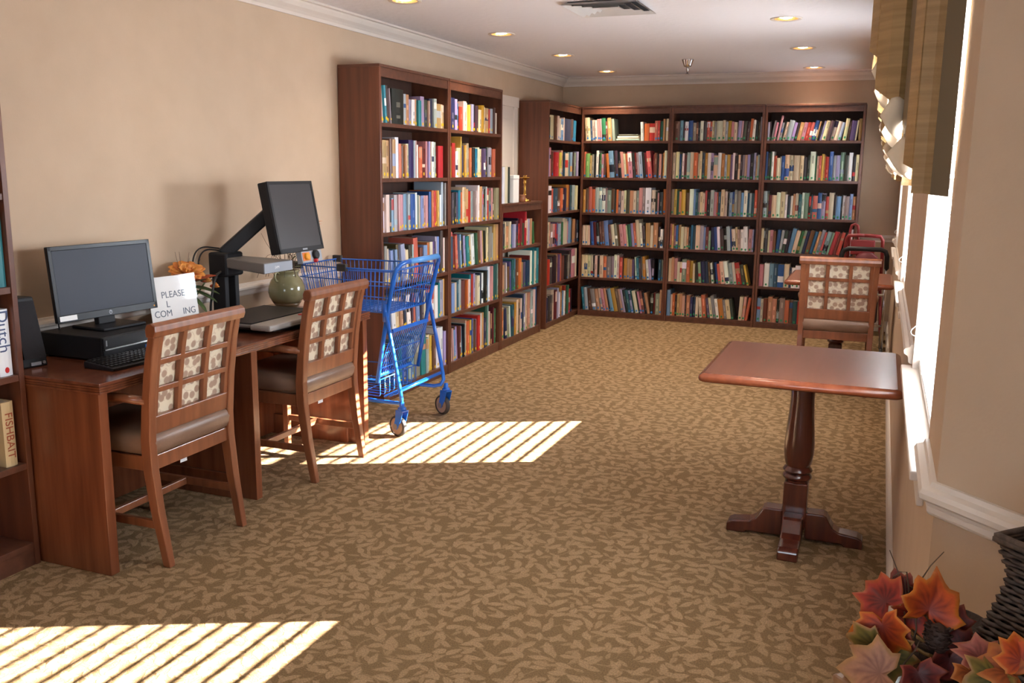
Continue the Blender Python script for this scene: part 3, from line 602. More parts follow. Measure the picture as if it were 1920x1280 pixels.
for key in 'ABLCPQR':
    o, rz, W, H, lv, ds = CASES[key]
    for si, s in enumerate(SH[key]):
        items = parse(s); z0 = lv[si]; zt = (lv[si-1]-.024) if si else H-.075
        clear = zt-z0; x0, x1 = .026, W-.026
        gaps = 0; wt = 0; pl = 0; ph = 0; seq = []
        for c, wd, h, l in items:
            hh = h/100*clear*(.93 if key in 'PQR' else 1); th = math.radians(l); g = 0
            if c in '_=': seq.append((c, wd, 0, 0, 0)); wt += wd; pl = 0 if l == 0 else pl; ph = .2; pl = 0; continue
            if th < 0 and abs(th) > max(-pl, 0): g = min(hh, ph or hh)*(math.sin(-th)-math.sin(max(-pl, 0)))*.96
            if pl > 0 and th < pl: g = ph*(math.sin(pl)-math.sin(max(th, 0)))*.96
            if pl < 0 and th > pl and th <= 0: g = 0
            seq.append((c, wd, hh, th, g)); gaps += g; wt += wd/math.cos(th); pl, ph = th, hh
        end = max(0, ph*math.sin(pl)) if pl > 0 else 0
        sc = (x1-x0-gaps-end)/wt; x = x0; n = 0
        for c, wd, hh, th, g in seq:
            x += g
            if c == '_': x += wd*sc; continue
            if c == '=':
                L_ = wd*sc*.92
                for q, (cc, tk) in enumerate((('j', .020), ('c', .026), ('h', .018))):
                    BOOKS.append(dict(key=key, si=si, n=0, c=cc, w=tk, h=L_-.02*q, d=.17, lie=True, x=x+.01*q+.01, z=z0+sum((.020, .026, .018)[:q])+.0008, th=0, set=.03+.01*q, style=dict(band=None, title=None), stk=False))
                x += wd*sc; continue
            n += 1; ww = wd*sc*.965
            bd = None; tl = None; r1 = rng.random()
            if r1 < .16:
                q = rng.choice('wcktnrus'); z_ = rng.uniform(.1, .7); bd = (z_, min(.97, z_+rng.uniform(.1, .35)), jit(PAL[q][1:]))
            if rng.random() < .45:
                a = rng.uniform(.3, .62); tl = [(a, a+rng.uniform(.12, .34))]
                if rng.random() < .5: tl.append((.16, .16+rng.uniform(.06, .16)))
            BOOKS.append(dict(key=key, si=si, n=n, c=c, w=ww, h=hh*rng.uniform(.985, 1.0), d=min(.235, max(.125, hh*.7)), lie=False, x=x, z=z0+.0008, th=th, set=.012+rng.uniform(0, .022), style=dict(band=bd, title=tl), stk=rng.random() < .6, sz=rng.uniform(.016, .03)))
            x += wd*sc/math.cos(th)
def bmat(bk):
    o, rz, W, H, lv, ds = CASES[bk['key']]
    if bk['lie']:
        l = Matrix(((0, 0, 1, bk['x']), (0, 1, 0, bk['set']), (-1, 0, 0, bk['z']+bk['w']), (0, 0, 0, 1)))
    else:
        th = bk['th']; dz = bk['w']*math.sin(th) if th > 0 else 0; dx = 0
        l = Matrix.Translation((bk['x'], bk['set'], bk['z']+dz)) @ Matrix.Rotation(th, 4, 'Y')
    return Matrix.Translation(o) @ Matrix.Rotation(rz, 4, 'Z') @ l
SIZE = {'A': 2.5, 'B': 1.0, 'L': 1.0, 'C': .9, 'P': 1.0, 'Q': 1.0, 'R': 1.0}
for bk in BOOKS:
    bk['M'] = bmat(bk); p = bk['M'] @ Vector((bk['w']/2, 0, bk['h']/2)); dd = dist_px(p)
    nx = .62 if bk['key'] in 'ABLC' else .95
    bk['area'] = bk['w']*bk['h']*nx/dd**2
    hid = (bk['key'] == 'A' and bk['si'] >= 4 and bk['n'] < 12) or (bk['key'] == 'R' and bk['si'] >= 4 and bk['x'] > .36) or (bk['key'] == 'C' and bk['x'] > .93)
    if hid: bk['area'] *= .2
order = sorted(range(len(BOOKS)), key=lambda i: -BOOKS[i]['area']); TOP = set(order[:296])
stuff = MB()
def put(b, Mx, tgt):
    i = len(tgt.v); tgt.v += [tuple(Mx @ Vector(p)) for p in b.v]; tgt.f += [tuple(q+i for q in f) for f in b.f]; tgt.c += b.c
BK2 = bk_m = bpy.data.materials['book_cover']
pagec = rgb(202, 186, 160)
def size_word(bk):
    if bk['h'] > .285: return 'tall'
    if bk['w'] > .048: return 'thick'
    if bk['w'] < .02: return 'thin'
    if bk['h'] < .205: return 'short'
    return ''
for i, bk in enumerate(BOOKS):
    nm = PAL[bk['c']][0]; c = jit(PAL[bk['c']][1:]); b = MB(); t = cover_geom(b, bk['w'], bk['h'], bk['d'], c, bk['style'], None)
    bul = min(.005, bk['w']*.14)
    if i in TOP:
        me = b.mesh('book', bk_m); o = bpy.data.objects.new('book', me); COL.objects.link(o); o.matrix_world = bk['M']
        p = MB(); page_geom(p, bk['w'], bk['h'], bk['d'], t); po = p.build('page_block', page_m, o, fix=False)
        if bk['stk'] and bk['w'] > .011:
            s = MB(); stick_geom(s, bk['w'], bk['h'], bk['sz'], bul); so = s.build('spine_sticker', MATS.get('stk'+bk['key']) or mat('stk'+bk['key'], rgb(*STK[bk['key']]), .5), o, fix=False); so['label'] = STKN[bk['key']]+' spine sticker'
        sw = size_word(bk)
        if bk['lie']: lab = '%s book lying flat, %s in the pile in the left back wall bookcase' % (nm, 'lowest' if bk['c'] == 'j' else ('middle' if bk['c'] == 'c' else 'uppermost'))
        else: lab = '%s book, %s from left on %s shelf of %s' % ((sw+' '+nm).strip(), ORD[bk['n']], SHN[bk['si']] if bk['key'] != 'L' else ['top', 'middle', 'bottom'][bk['si']], CASES[bk['key']][5])
        tag(o, lab, 'book', 'shelved library books')
    else:
        page_geom(b, bk['w'], bk['h'], bk['d'], t, pagec)
        if bk['stk']: stick_geom(b, bk['w'], bk['h'], bk['sz'], bul, rgb(*STK[bk['key']]))
        put(b, bk['M'], stuff)
o = stuff.build('shelved_books', bk_m, fix=False)
tag(o, 'remaining rows of assorted smaller looking books on the far shelves', 'books', kind='stuff')

# three books and fittings of the cut bookcase at the left edge
def loose_book(name, label, w_, h_, d_, col, M4, title=None, tcol=None, tsize=.02, group=None, extra=None, emb=None):
    b = MB(); t = cover_geom(b, w_, h_, d_, col, dict(band=None, title=None), None); o = bpy.data.objects.new(name, b.mesh(name, bk_m)); COL.objects.link(o); o.matrix_world = M4
    p = MB(); page_geom(p, w_, h_, d_, t); p.build('page_block', page_m, o, fix=False)
    bul = min(.005, w_*.14)
    if title:
        # reads downwards along the spine
        Mx = Matrix(((0, 1, 0, w_/2-tsize*.35), (0, 0, -1, -bul-.0006), (-1, 0, 0, title[1]), (0, 0, 0, 1)))
        text_mesh('spine_lettering', title[0], tsize, tcol, o, Mx)
    if emb:
        s = MB(); stick_geom(s, w_, h_, emb, bul); s.build('spine_emblem', red_m, o, fix=False)
    return tag(o, label, 'book', group)
F = Matrix.Rotation(R90, 4, 'Z')
navy_ink = mat('navy_print', rgb(60, 74, 110), .6); rust_ink = mat('rust_print', rgb(150, 70, 40), .6)
loose_book('book', 'white hardback with grey lettering Dutch and a red emblem, left edge bookcase', .052, .245, .17, rgb(222, 224, 228), Matrix.Translation((-2.925, 2.347, .7458)) @ F, ('Dutch', .165), navy_ink, .062, 'books in the left edge bookcase', emb=.022)
loose_book('book', 'cream hardback with rust lettering on the spine, lower shelf of left edge bookcase', .048, .245, .17, rgb(196, 172, 130), Matrix.Translation((-2.925, 2.337, .4058)) @ F, ('FISHBAIT', .118), rust_ink, .044, 'books in the left edge bookcase')
loose_book('book', 'teal book on the upper visible shelf of the left edge bookcase', .03, .27, .17, rgb(40, 110, 118), Matrix.Translation((-2.922, 2.372, 1.0708)) @ F, None, None, .02, 'books in the left edge bookcase')
# things on the low bookcase
for (y, wd, h, c, lab) in [(7.10, .06, .30, (176, 190, 214), 'pale blue book'), (7.163, .05, .30, (214, 214, 222), 'white book'), (7.216, .06, .305, (206, 198, 172), 'cream book'), (7.279, .045, .30, (44, 52, 46), 'dark green book')]:
    loose_book('book', lab+' standing on top of the low bookcase', wd, h, .2, rgb(*c), Matrix.Translation((-2.935, y, 1.2228)) @ F, group='books on top of the low bookcase')
r = empty('white_box', (-2.97, 7.43, 1.2222)); tag(r, 'white upright box on the low bookcase between books and candlestick', 'box')
b = MB(); b.box(-.05, .05, -.06, .07, 0, .225); b.build('carton', white_m, r, bevel=.003)
b = MB(); b.box(-.052, .052, -.062, .072, .2, .232); b.build('lid', paper_m, r, bevel=.003)
r = empty('candlestick', (-2.98, 7.80, 1.2222)); tag(r, 'brass candlestick on top of the low bookcase', 'candlestick')
b = MB(); b.lathe([(.055, 0), (.055, .008), (.042, .016), (.02, .024), (.014, .034)], 24); b.build('base', brass_m, r, smooth=True)
b = MB(); b.lathe([(.014, .03), (.011, .05), (.017, .06), (.011, .07), (.010, .15), (.016, .165), (.012, .18), (.014, .2)], 20); b.build('stem', brass_m, r, smooth=True)
b = MB(); b.lathe([(.012, .198), (.045, .206), (.047, .212), (.02, .212), (.016, .228), (.012, .228)], 24); b.build('drip_pan', brass_m, r, smooth=True)
r = empty('glass_votive', (-2.95, 7.655, 1.2222)); tag(r, 'small amber glass votive beside the candlestick', 'votive')
b = MB(); b.lathe([(.02, 0), (.03, .004), (.034, .03), (.03, .055), (.033, .062), (.029, .062), (.026, .05), (.028, .02), (.0, .012)], 20); b.build('bowl', mat('amber_glass', rgb(150, 96, 66), .15, coat=.5), r, smooth=True)
b = MB(); b.lathe([(.025, .012), (.025, .03)], 16); b.build('wax', mat('wax', rgb(220, 200, 170), .5), r)
# ------------------------------------------------------------------ desk
r = empty('computer_desk', (0, 0, 0)); tag(r, 'long reddish brown desk with grooved edge against the left wall', 'desk')
X0, X1, Y0, Y1, ZT = -3.19, -2.545, 2.432, 4.325, .738
b = MB(); b.box(X0, X1, Y0, Y1, ZT-.012, ZT); b.build('top', deskt_m, r, bevel=.002)
for k in range(3):                               # stepped grooved edge
    b = MB(); z1 = ZT-.0135-.0095*k; o_ = .004
    b.box(X0, X1-o_*.5*(k % 2), Y0+o_*.5*(k % 2), Y1-o_*.5*(k % 2), z1-.008, z1); b.build('edge_strip', desk_m, r, bevel=.002)
b = MB(); b.box(X0+.01, X1-.006, Y0+.006, Y1-.006, ZT-.0395, ZT-.002); b.build('core_board', desk_m, r)
for y in (2.440, 3.312, 4.272):
    b = MB(); b.box(X0, -2.562, y, y+.042, 0, ZT-.0395); b.build('leg_panel', desk_m, r, bevel=.002)
for ya, yb in ((2.482, 3.312), (3.354, 4.272)):
    b = MB(); b.box(X0+.02, X0+.04, ya, yb, .01, ZT-.0395); b.build('modesty_panel', desk_m, r)
    b = MB(); b.box(X0+.02, -2.66, yb-.022, yb, 0, .115); b.build('foot_rail', desk_m, r, bevel=.003)

# ------------------------------------------------------------------ chairs (local: seat forward +y, back at y=0)
def make_chair():
    r = empty('dining_armchair')
    post = [(.005, 0, .030, .034), (.018, .08, .032, .036), (.042, .22, .035, .042), (.062, .40, .036, .048), (.062, .50, .036, .046), (.046, .66, .036, .040), (.020, .82, .035, .034), (-.006, .925, .034, .030)]
    for s in (-1, 1):
        b = MB(); rings = []
        for y, z, wx, wy in post:
            x = s*(.222+.012*(z/.92)); rings.append([(x-wx/2, y-wy/2, z), (x+wx/2, y-wy/2, z), (x+wx/2, y+wy/2, z), (x-wx/2, y+wy/2, z)])
        b.loft(rings); b.build('rear_post', chair_m, r, bevel=.004)
    def yb(z):
        for k in range(len(post)-1):
            if post[k][1] <= z <= post[k+1][1]:
                u = (z-post[k][1])/(post[k+1][1]-post[k][1]); return post[k][0]+(post[k+1][0]-post[k][0])*u
        return post[-1][0]
    b = MB(); prof = [(-.024, .895), (.016, .895), (.018, .925), (.010, .944), (-.012, .949), (-.030, .938), (-.032, .918)]
    b.prism(prof, 'x', -.262, .262); b.build('top_rail', chair_m, r, bevel=.005)
    b = MB(); y1 = yb(.56)
    b.hexa([(-.218, yb(.515)-.014, .515), (.218, yb(.515)-.014, .515), (.218, yb(.515)+.014, .515), (-.218, yb(.515)+.014, .515), (-.218, yb(.585)-.014, .585), (.218, yb(.585)-.014, .585), (.218, yb(.585)+.014, .585), (-.218, yb(.585)+.014, .585)])
    b.build('lower_rail', chair_m, r, bevel=.003)
    def hb(z, hh, x0, x1, name):
        b = MB(); ya, yc = yb(z-hh/2), yb(z+hh/2)
        b.hexa([(x0, ya-.011, z-hh/2), (x1, ya-.011, z-hh/2), (x1, ya+.009, z-hh/2), (x0, ya+.009, z-hh/2), (x0, yc-.011, z+hh/2), (x1, yc-.011, z+hh/2), (x1, yc+.009, z+hh/2), (x0, yc+.009, z+hh/2)])
        return b.build(name, chair_m, r, bevel=.002)
    for z in (.686, .793): hb(z, .022, -.214, .214, 'lattice_bar')
    for x in (-.074, .074):
        b = MB(); rings = []
        for q in range(7):
            z = .58+.32*q/6; y = yb(z); rings.append([(x-.012, y-.0112, z), (x+.012, y-.0112, z), (x+.012, y+.0092, z), (x-.012, y+.0092, z)])
        b.loft(rings); b.build('lattice_upright', chair_m, r, bevel=.002)
    for s in (-1, 1):
        b = MB(); rings = []
        for q in range(7):
            z = .58+.32*q/6; y = yb(z); x = s*.205; rings.append([(x-.012, y-.0112, z), (x+.012, y-.0112, z), (x+.012, y+.0092, z), (x-.012, y+.0092, z)])
        b.loft(rings); b.build('lattice_upright', chair_m, r, bevel=.002)
    b = MB(); rings = []
    for q in range(7):
        z = .575+.33*q/6; y = yb(z)+.012; rings.append([(-.21, y, z), (.21, y, z), (.21, y+.03, z), (-.21, y+.03, z)])
    b.loft(rings); b.build('back_upholstery', fb, r, bevel=.006)
    # seat cushion
    b = MB(); rings = []
    for z, g in ((.432, .012), (.440, .002), (.46, -.006), (.485, -.008), (.505, -.002), (.520, .012), (.527, .03)):
        xa, y0, y1 = .232-g, .045+g, .50-g; n = []
        for cx, cy, a0 in ((xa-.03, y0+.03, -PI/2), (xa-.03, y1-.03, 0), (-xa+.03, y1-.03, PI/2), (-xa+.03, y0+.03, PI)):
            for q in range(5):
                a = a0+q*PI/8; n.append((cx+.03*math.cos(a), cy+.03*math.sin(a), z))
        rings.append(n)
    b.loft(rings); b.build('seat_cushion', leather_m, r, smooth=True, auto=50)
    b = MB(); b.box(-.21, .21, .052, .078, .375, .432); b.build('rear_seat_rail', chair_m, r, bevel=.003)
    b = MB(); b.box(-.225, .225, .465, .49, .375, .432); b.build('front_seat_rail', chair_m, r, bevel=.003)
    for s in (-1, 1):
        b = MB(); b.box(s*.224-.012, s*.224+.012, .07, .47, .375, .432); b.build('side_seat_rail', chair_m, r, bevel=.003)
        b = MB(); b.bar((s*.226, .478, 0), (s*.226, .478, .43), .028, .028, (0, 1, 0), .04, .04); b.build('front_leg', chair_m, r, bevel=.004)
        b = MB(); b.bar((s*.226, .04, .165), (s*.226, .475, .165), .02, .032); b.build('side_stretcher', chair_m, r, bevel=.003)
        b = MB(); b.tube([(s*.234, .055, .648), (s*.245, .16, .655), (s*.252, .28, .652), (s*.248, .36, .64)], [.017, .018, .02, .018], 10); b.build('armrest', chair_m, r, smooth=True)
        b = MB(); b.bar((s*.232, .33, .40), (s*.248, .33, .64), .026, .032, (0, 1, 0)); b.build('arm_support', chair_m, r, bevel=.003)
    b = MB(); b.bar((-.226, .29, .165), (.226, .29, .165), .02, .03); b.build('cross_stretcher', chair_m, r, bevel=.003)
    return r
ch = make_chair()
CH = [((-2.425, 2.815, 0), R90+math.radians(1), 'wooden lattice back armchair nearest the camera, facing the flat screen monitor'),
      ((-2.452, 3.848, 0), R90-math.radians(0), 'wooden lattice back armchair between the first chair and the blue cart'),
      ((-.232, 6.56, 0), math.radians(1.5), 'wooden lattice back armchair at the far pedestal table')]
for i, (loc, rz, lab) in enumerate(CH):
    c = ch if i == 0 else copy_tree(ch)
    c.location = loc; c.rotation_euler = (0, 0, rz); tag(c, lab, 'chair', 'lattice back armchairs')
# the paper tag hanging from the seat of each desk chair
for (p, lab) in (((-2.56, 2.83, .40), 'white paper tag hanging under the nearest chair seat'), ((-2.585, 3.86, .40), 'white paper tag hanging under the second chair seat')):
    b = MB(); b.hexa([(0, 0, -.075), (.012, .026, -.07), (.0125, .026, -.07), (.0005, 0, -.075), (-.004, .012, .0), (.006, .03, .0), (.0065, .03, .0), (-.0035, .012, .0)])
    o = b.build('paper_tag', paper_m); o.location = p; tag(o, lab, 'tag', 'paper tags under the chairs')

# ------------------------------------------------------------------ pedestal tables
def make_table():
    r = empty('pedestal_table'); hx, hy, zt = .366, .388, .75
    def rr(x, y, rad, z, n=5):
        out = []
        for cx, cy, a0 in ((x-rad, -y+rad, -PI/2), (x-rad, y-rad, 0), (-x+rad, y-rad, PI/2), (-x+rad, -y+rad, PI)):
            for q in range(n): a = a0+q*PI/2/(n-1); out.append((cx+rad*math.cos(a), cy+rad*math.sin(a), z))
        return out
    b = MB(); b.loft([rr(hx-.022, hy-.022, .012, zt-.004), rr(hx-.022, hy-.022, .012, zt)]); b.build('top_panel', tabt_m, r)
    b = MB(); b.loft([rr(hx-.012, hy-.012, .02, zt-.036), rr(hx-.002, hy-.002, .022, zt-.029), rr(hx, hy, .022, zt-.019), rr(hx-.003, hy-.003, .022, zt-.010), rr(hx-.012, hy-.012, .02, zt-.003), rr(hx-.021, hy-.021, .013, zt-.001)])
    b.build('edge_moulding', tabe_m, r, smooth=True, auto=60)
    b = MB(); b.lathe([(.085, .700), (.085, .7138)], 28); b.build('top_plate', col_m, r)
    b = MB(); b.lathe([(.040, .700), (.054, .697), (.060, .688), (.056, .676), (.046, .670), (.048, .66), (.047, .60), (.050, .54), (.056, .47), (.060, .41), (.060, .37), (.054, .33), (.048, .315), (.054, .308), (.060, .298), (.054, .288), (.050, .284), (.058, .276), (.060, .268), (.054, .26), (.048, .255), (.048, .245)], 32)
    b.build('turned_column', col_m, r, smooth=True, auto=60)
    b = MB(); b.box(-.048, .048, -.048, .048, .06, .25); b.build('column_block', col_m, r, bevel=.006)
    prof = [(.046, .015), (.046, .125), (.115, .125), (.128, .118), (.140, .096), (.155, .072), (.18, .058), (.215, .054), (.250, .05), (.272, .038), (.274, .0), (.20, .0), (.19, .012), (.06, .012)]
    for k in range(4):
        b = MB(); b.prism(prof, 'y', -.04, .04)
        a = k*PI/2; b.v = [(x*math.cos(a)-y*math.sin(a), x*math.sin(a)+y*math.cos(a), z) for x, y, z in b.v]
        b.build('foot', col_m, r, bevel=.006)
    return r
tb = make_table(); tb.location = (-.240, 3.845, 0); tag(tb, 'reddish brown pedestal table in the foreground by the nearest window', 'table', 'square pedestal tables')
t2 = copy_tree(tb); t2.location = (-.245, 7.20, 0); tag(t2, 'far pedestal table with the armchair and walkers behind it', 'table', 'square pedestal tables')

# ------------------------------------------------------------------ blue cart (nose towards the left wall)
r = empty('shopping_cart', (0, 0, 0)); tag(r, 'blue wire two tier shopping cart parked beside the desk', 'cart')
ya, yb_ = 4.47, 5.00; ym = (ya+yb_)/2
def arc(c, rad, a0, a1, ax, n=6):
    out = []
    for k in range(n+1):
        a = a0+(a1-a0)*k/n; q = Vector((0, 0, 0)); q[ax[0]] = rad*math.cos(a); q[ax[1]] = rad*math.sin(a); out.append(Vector(c)+q)
    return out
# handle frame: one bent tube up both uprights and across
up = [(-2.60, ya+.015, .30), (-2.555, ya+.01, .55), (-2.515, ya+.005, .75), (-2.475, ya, .92), (-2.462, ya+.004, .955), (-2.448, ya+.03, .982), (-2.440, ya+.07, .992)]
pts = up+[(-2.440, ym, .992)]+[(x, ya+yb_-y, z) for x, y, z in reversed(up)]
b = MB(); b.tube(pts, .0125, 10); b.build('handle_frame', blue_m, r, smooth=True)
b = MB(); b.tube([(-2.440, ya+.12, .992), (-2.440, yb_-.06, .992)], .0165, 12); b.build('handle_grip', blueg_m, r, smooth=True)
for y, s in ((ya, 1), (yb_, -1)):
    b = MB(); b.tube([(-2.535, y, .76), (-2.532, y, .66)], .0165, 10); b.build('tube_socket', blue_m, r, smooth=True)
    b = MB(); b.tube([(-2.530, y-.004*s, .715), (-2.485, y-.006*s, .50), (-2.440, y-.008*s, .265), (-2.434, y-.006*s, .225), (-2.445, y+.012*s, .195), (-2.48, y+.03*s, .188), (-2.62, y+.035*s, .188), (-3.02, y+.06*s, .188)], .0115, 10); b.build('leg_tube', blue_m, r, smooth=True)
# upper basket
b = MB(); W_ = .0024
def P(u, v, s):          # u 0 rear..1 front, v 0 bottom..1 top, s -1/1 side
    zz = .70+.245*v-.02*u*(1-v)*0; xr = -2.535+.045*v; xf = -3.10-.04*v
    x = xr+(xf-xr)*u; hw = (.215+.035*v)*(1-.14*u)
    return Vector((x, ym+s*hw, zz))
rim = [P(0, 1, -1), P(1, 1, -1), P(1, 1, 1), P(0, 1, 1), P(0, 1, -1)]
b.tube(rim, .0045, 6); b.tube([P(0, .72, -1), P(1, .72, -1), P(1, .72, 1), P(0, .72, 1)], .0034, 6); b.tube([P(0, .36, -1), P(1, .36, -1), P(1, .36, 1), P(0, .36, 1)], .003, 6)
b.tube([P(0, 0, -1), P(1, 0, -1), P(1, 0, 1), P(0, 0, 1), P(0, 0, -1)], .004, 6)
for k in range(1, 22):
    for s in (-1, 1): b.tube([P(k/22, 0, s), P(k/22, 1, s)], W_, 5)
for k in range(1, 17):
    s = -1+2*k/17; b.tube([P(1, 0, s), P(1, 1, s)], W_, 5); b.tube([P(0, 0, s), P(1, 0, s)], W_, 5)
for k in range(1, 12): b.tube([P(k/12, 0, -1), P(k/12, 0, 1)], W_, 5)
b.build('upper_basket', blue_m, r, smooth=True)
b = MB()
for k in range(0, 17):
    s = -1+2*k/16; b.tube([P(0, .02, s)+Vector((.004, 0, 0)), P(0, 1.0, s)+Vector((.004, 0, 0))], W_, 5)
b.tube([P(0, 1, -1), P(0, 1, 1)], .006, 6); b.tube([P(0, .52, -1), P(0, .52, 1)], .0045, 6); b.tube([P(0, .02, -1), P(0, .02, 1)], .0065, 6)
b.build('basket_gate', blue_m, r, smooth=True)
for u, s in ((1, -1), (1, 1), (.52, -1)):
    q = P(u, 1, s); b = MB(); b.box(q.x-.03, q.x+.03, q.y-.014, q.y+.014, q.z-.02, q.z+.022); b.build('rim_bumper', rubber_m, r, bevel=.004)
# lower basket: slanted rear panel, floor wires and rear edge
def Qp(s, v): return Vector((-2.625+.11*v, ym+s*(.205+.012*v), .325+.275*v))
b = MB()
for k in range(17): s = -1+2*k/16; b.tube([Qp(s, 0), Qp(s, 1)], .0027, 5)
for v, rd in ((.52, .004), (.17, .004)): b.tube([Qp(-1, v), Qp(1, v)], rd, 6)
b.build('lower_basket_panel', blue_m, r, smooth=True)
for v in (0, 1):
    b = MB(); q0, q1 = Qp(-1, v), Qp(1, v); b.bar(q0, q1, .022, .012, (1, 0, .4)); b.build('panel_rail', blue_m, r, bevel=.002)
b = MB()
for k in range(9):
    y = ya+.045+(yb_-ya-.09)*k/8; b.tube([(-2.60, y, .31), (-2.60, y, .225), (-2.605, y, .215), (-3.06, y*.9+ym*.1, .215), (-3.07, y*.9+ym*.1, .30)], .0032, 6)
for x, z in ((-2.60, .31), (-2.75, .214), (-2.92, .214), (-3.07, .30)): b.tube([(x, ya+.035, z), (x, yb_-.035, z)], .0036, 6)
for y in (ya+.04, yb_-.04): b.tube([(-2.60, y, .31), (-3.07, y, .30)], .0036, 6)
b.build('lower_basket_floor', blue_m, r, smooth=True)
for i, (dx, z, rd) in enumerate(((0, .268, .011), (-.035, .245, .0065), (-.065, .232, .0065), (-.10, .225, .0065))):
    b = MB(); b.tube([(-2.452+dx, ya+.01, z), (-2.452+dx, yb_-.01, z)], rd, 8); b.build('cross_tube', blue_m, r, smooth=True)
for x, y, ang in ((-2.435, ya+.0, 1.25), (-2.415, yb_+.0, 1.15), (-3.00, ya+.06, 1.4), (-3.00, yb_-.06, 1.4)):
    c_ = empty('caster', (x, y, 0), ang-PI/2, r); c_.empty_display_size = .02
    b = MB(); b.lathe([(.013, .205), (.015, .178), (.024, .174), (.024, .160), (.014, .155)], 14); b.build('swivel', blue_m, c_, smooth=True)
    b = MB()
    for s in (-1, 1):
        b.prism([(-.028, .16), (.030, .16), (.012, .10), (-.022, .045), (-.045, .045), (-.045, .065), (-.032, .11)], 'y', s*.022-.0018, s*.022+.0018)
    b.box(-.028, .03, -.022, .022, .155, .16); b.build('fork', blue_m, c_)
    b = MB(); b.lathe([(.048, -.014), (.058, -.013), (.0615, -.006), (.0615, .006), (.058, .013), (.048, .014)], 28, cap=False); b.v = [(vx-.034, vz, vy+.0615) for vx, vy, vz in b.v]; b.build('tyre', rubber_m, c_, smooth=True)
    b = MB(); b.lathe([(.049, -.0105), (.049, .0105)], 28); b.v = [(vx-.034, vz, vy+.0615) for vx, vy, vz in b.v]; b.build('wheel_disc', wheel_m, c_)
    b = MB(); b.lathe([(.017, -.024), (.017, .024)], 16); b.v = [(vx-.034, vz, vy+.0615) for vx, vy, vz in b.v]; b.build('hub', greyp_m, c_)
# ------------------------------------------------------------------ on the desk
DZ = .7385
# small desktop computer lying flat
pc = empty('desktop_computer', (-2.988, 2.885, DZ)); tag(pc, 'black slim desktop computer lying flat under the flat screen monitor', 'computer')
b = MB(); b.box(-.17, .168, -.165, .165, .006, .098); b.build('housing', black_m, pc, bevel=.004)
b = MB(); b.box(.166, .176, -.162, .162, .05, .095); b.build('front_panel', blackg_m, pc, bevel=.003)
b = MB(); b.box(.166, .174, -.162, .162, .010, .046); b.build('front_panel', blackg_m, pc, bevel=.003)
b = MB(); b.box(.172, .178, -.155, .155, .045, .051); b.build('chrome_strip', chrome_m, pc)
b = MB(); b.box(.174, .1765, -.15, -.143, .062, .085); b.build('power_light', lgrey_m, pc)
b = MB(); b.box(.172, .176, .06, .085, .020, .034); b.build('port', mat('usb_blue', rgb(40, 110, 180), .4), pc)
for x in (-.14, .13):
    for y in (-.13, .13):
        b = MB(); b.lathe([(.012, 0), (.012, .008)], 10, (x, y, 0)); b.build('rubber_foot', rubber_m, pc)
# monitor on the computer
m1 = empty('flat_monitor', (-2.995, 2.945, DZ+.0985), math.radians(-4)); tag(m1, 'black widescreen computer monitor standing on the desktop computer', 'monitor')
b = MB(); b.prism([(-.10, -.11), (.09, -.11), (.09, .11), (-.10, .11)], 'z', 0, .012); b.build('stand_foot', blackg_m, m1, bevel=.004)
b = MB(); b.bar((-.03, 0, .01), (-.04, 0, .14), .085, .03, (1, 0, 0)); b.build('stand_neck', black_m, m1, bevel=.004)
t = math.radians(6)
def tilt(b_, ang, z0): b_.v = [(x*math.cos(ang)-(z-z0)*math.sin(ang), y, (z-z0)*math.cos(ang)+x*math.sin(ang)+z0) for x, y, z in b_.v]; return b_
zb = .046
b = MB(); b.box(-.045, -.005, -.20, .20, zb+.03, zb+.28).box(-.012, .004, -.256, .256, zb, zb+.305); tilt(b, t, zb); b.build('housing', black_m, m1, bevel=.004)
b = MB(); b.box(.004, .008, -.256, -.238, zb, zb+.305).box(.004, .008, .238, .256, zb, zb+.305).box(.004, .008, -.256, .256, zb+.287, zb+.305).box(.004, .008, -.256, .256, zb, zb+.03); tilt(b, t, zb); b.build('bezel', blackg_m, m1, bevel=.002)
b = MB(); b.box(.004, .0055, -.238, .238, zb+.03, zb+.287); tilt(b, t, zb); b.build('screen', screen_m, m1)
b = MB(); b.lathe([(.009, 0), (.009, .0012)], 20); b.v = [(.0082+z, x, y+zb+.015) for x, y, z in b.v]; tilt(b, t, zb); lg = b.build('logo_badge', lgrey_m, m1)
Mx = Matrix(((0, 0, 1, .0096), (1, 0, 0, 0), (0, 1, 0, zb+.0115), (0, 0, 0, 1))); text_mesh('logo_lettering', 'hp', .011, black_m, m1, Matrix.Translation((0, 0, zb)) @ Matrix.Rotation(-t, 4, 'Y') @ Matrix.Translation((0, 0, -zb)) @ Mx)
b = MB(); b.box(.008, .009, -.245, -.165, zb+.006, zb+.026); tilt(b, t, zb); b.build('paper_label', paper_m, m1)
b = MB(); b.lathe([(.0035, 0), (.0035, .0012)], 10); b.v = [(.008+z, x+.236, y+zb+.012) for x, y, z in b.v]; tilt(b, t, zb); b.build('power_light', yel_m, m1)
b = MB(); b.tube([(-.03, -.2, zb+.03), (-.05, -.21, .04), (-.06, -.2, .012), (-.12, -.15, .006)], .003, 6); b.build('cable', black_m, m1, smooth=True)
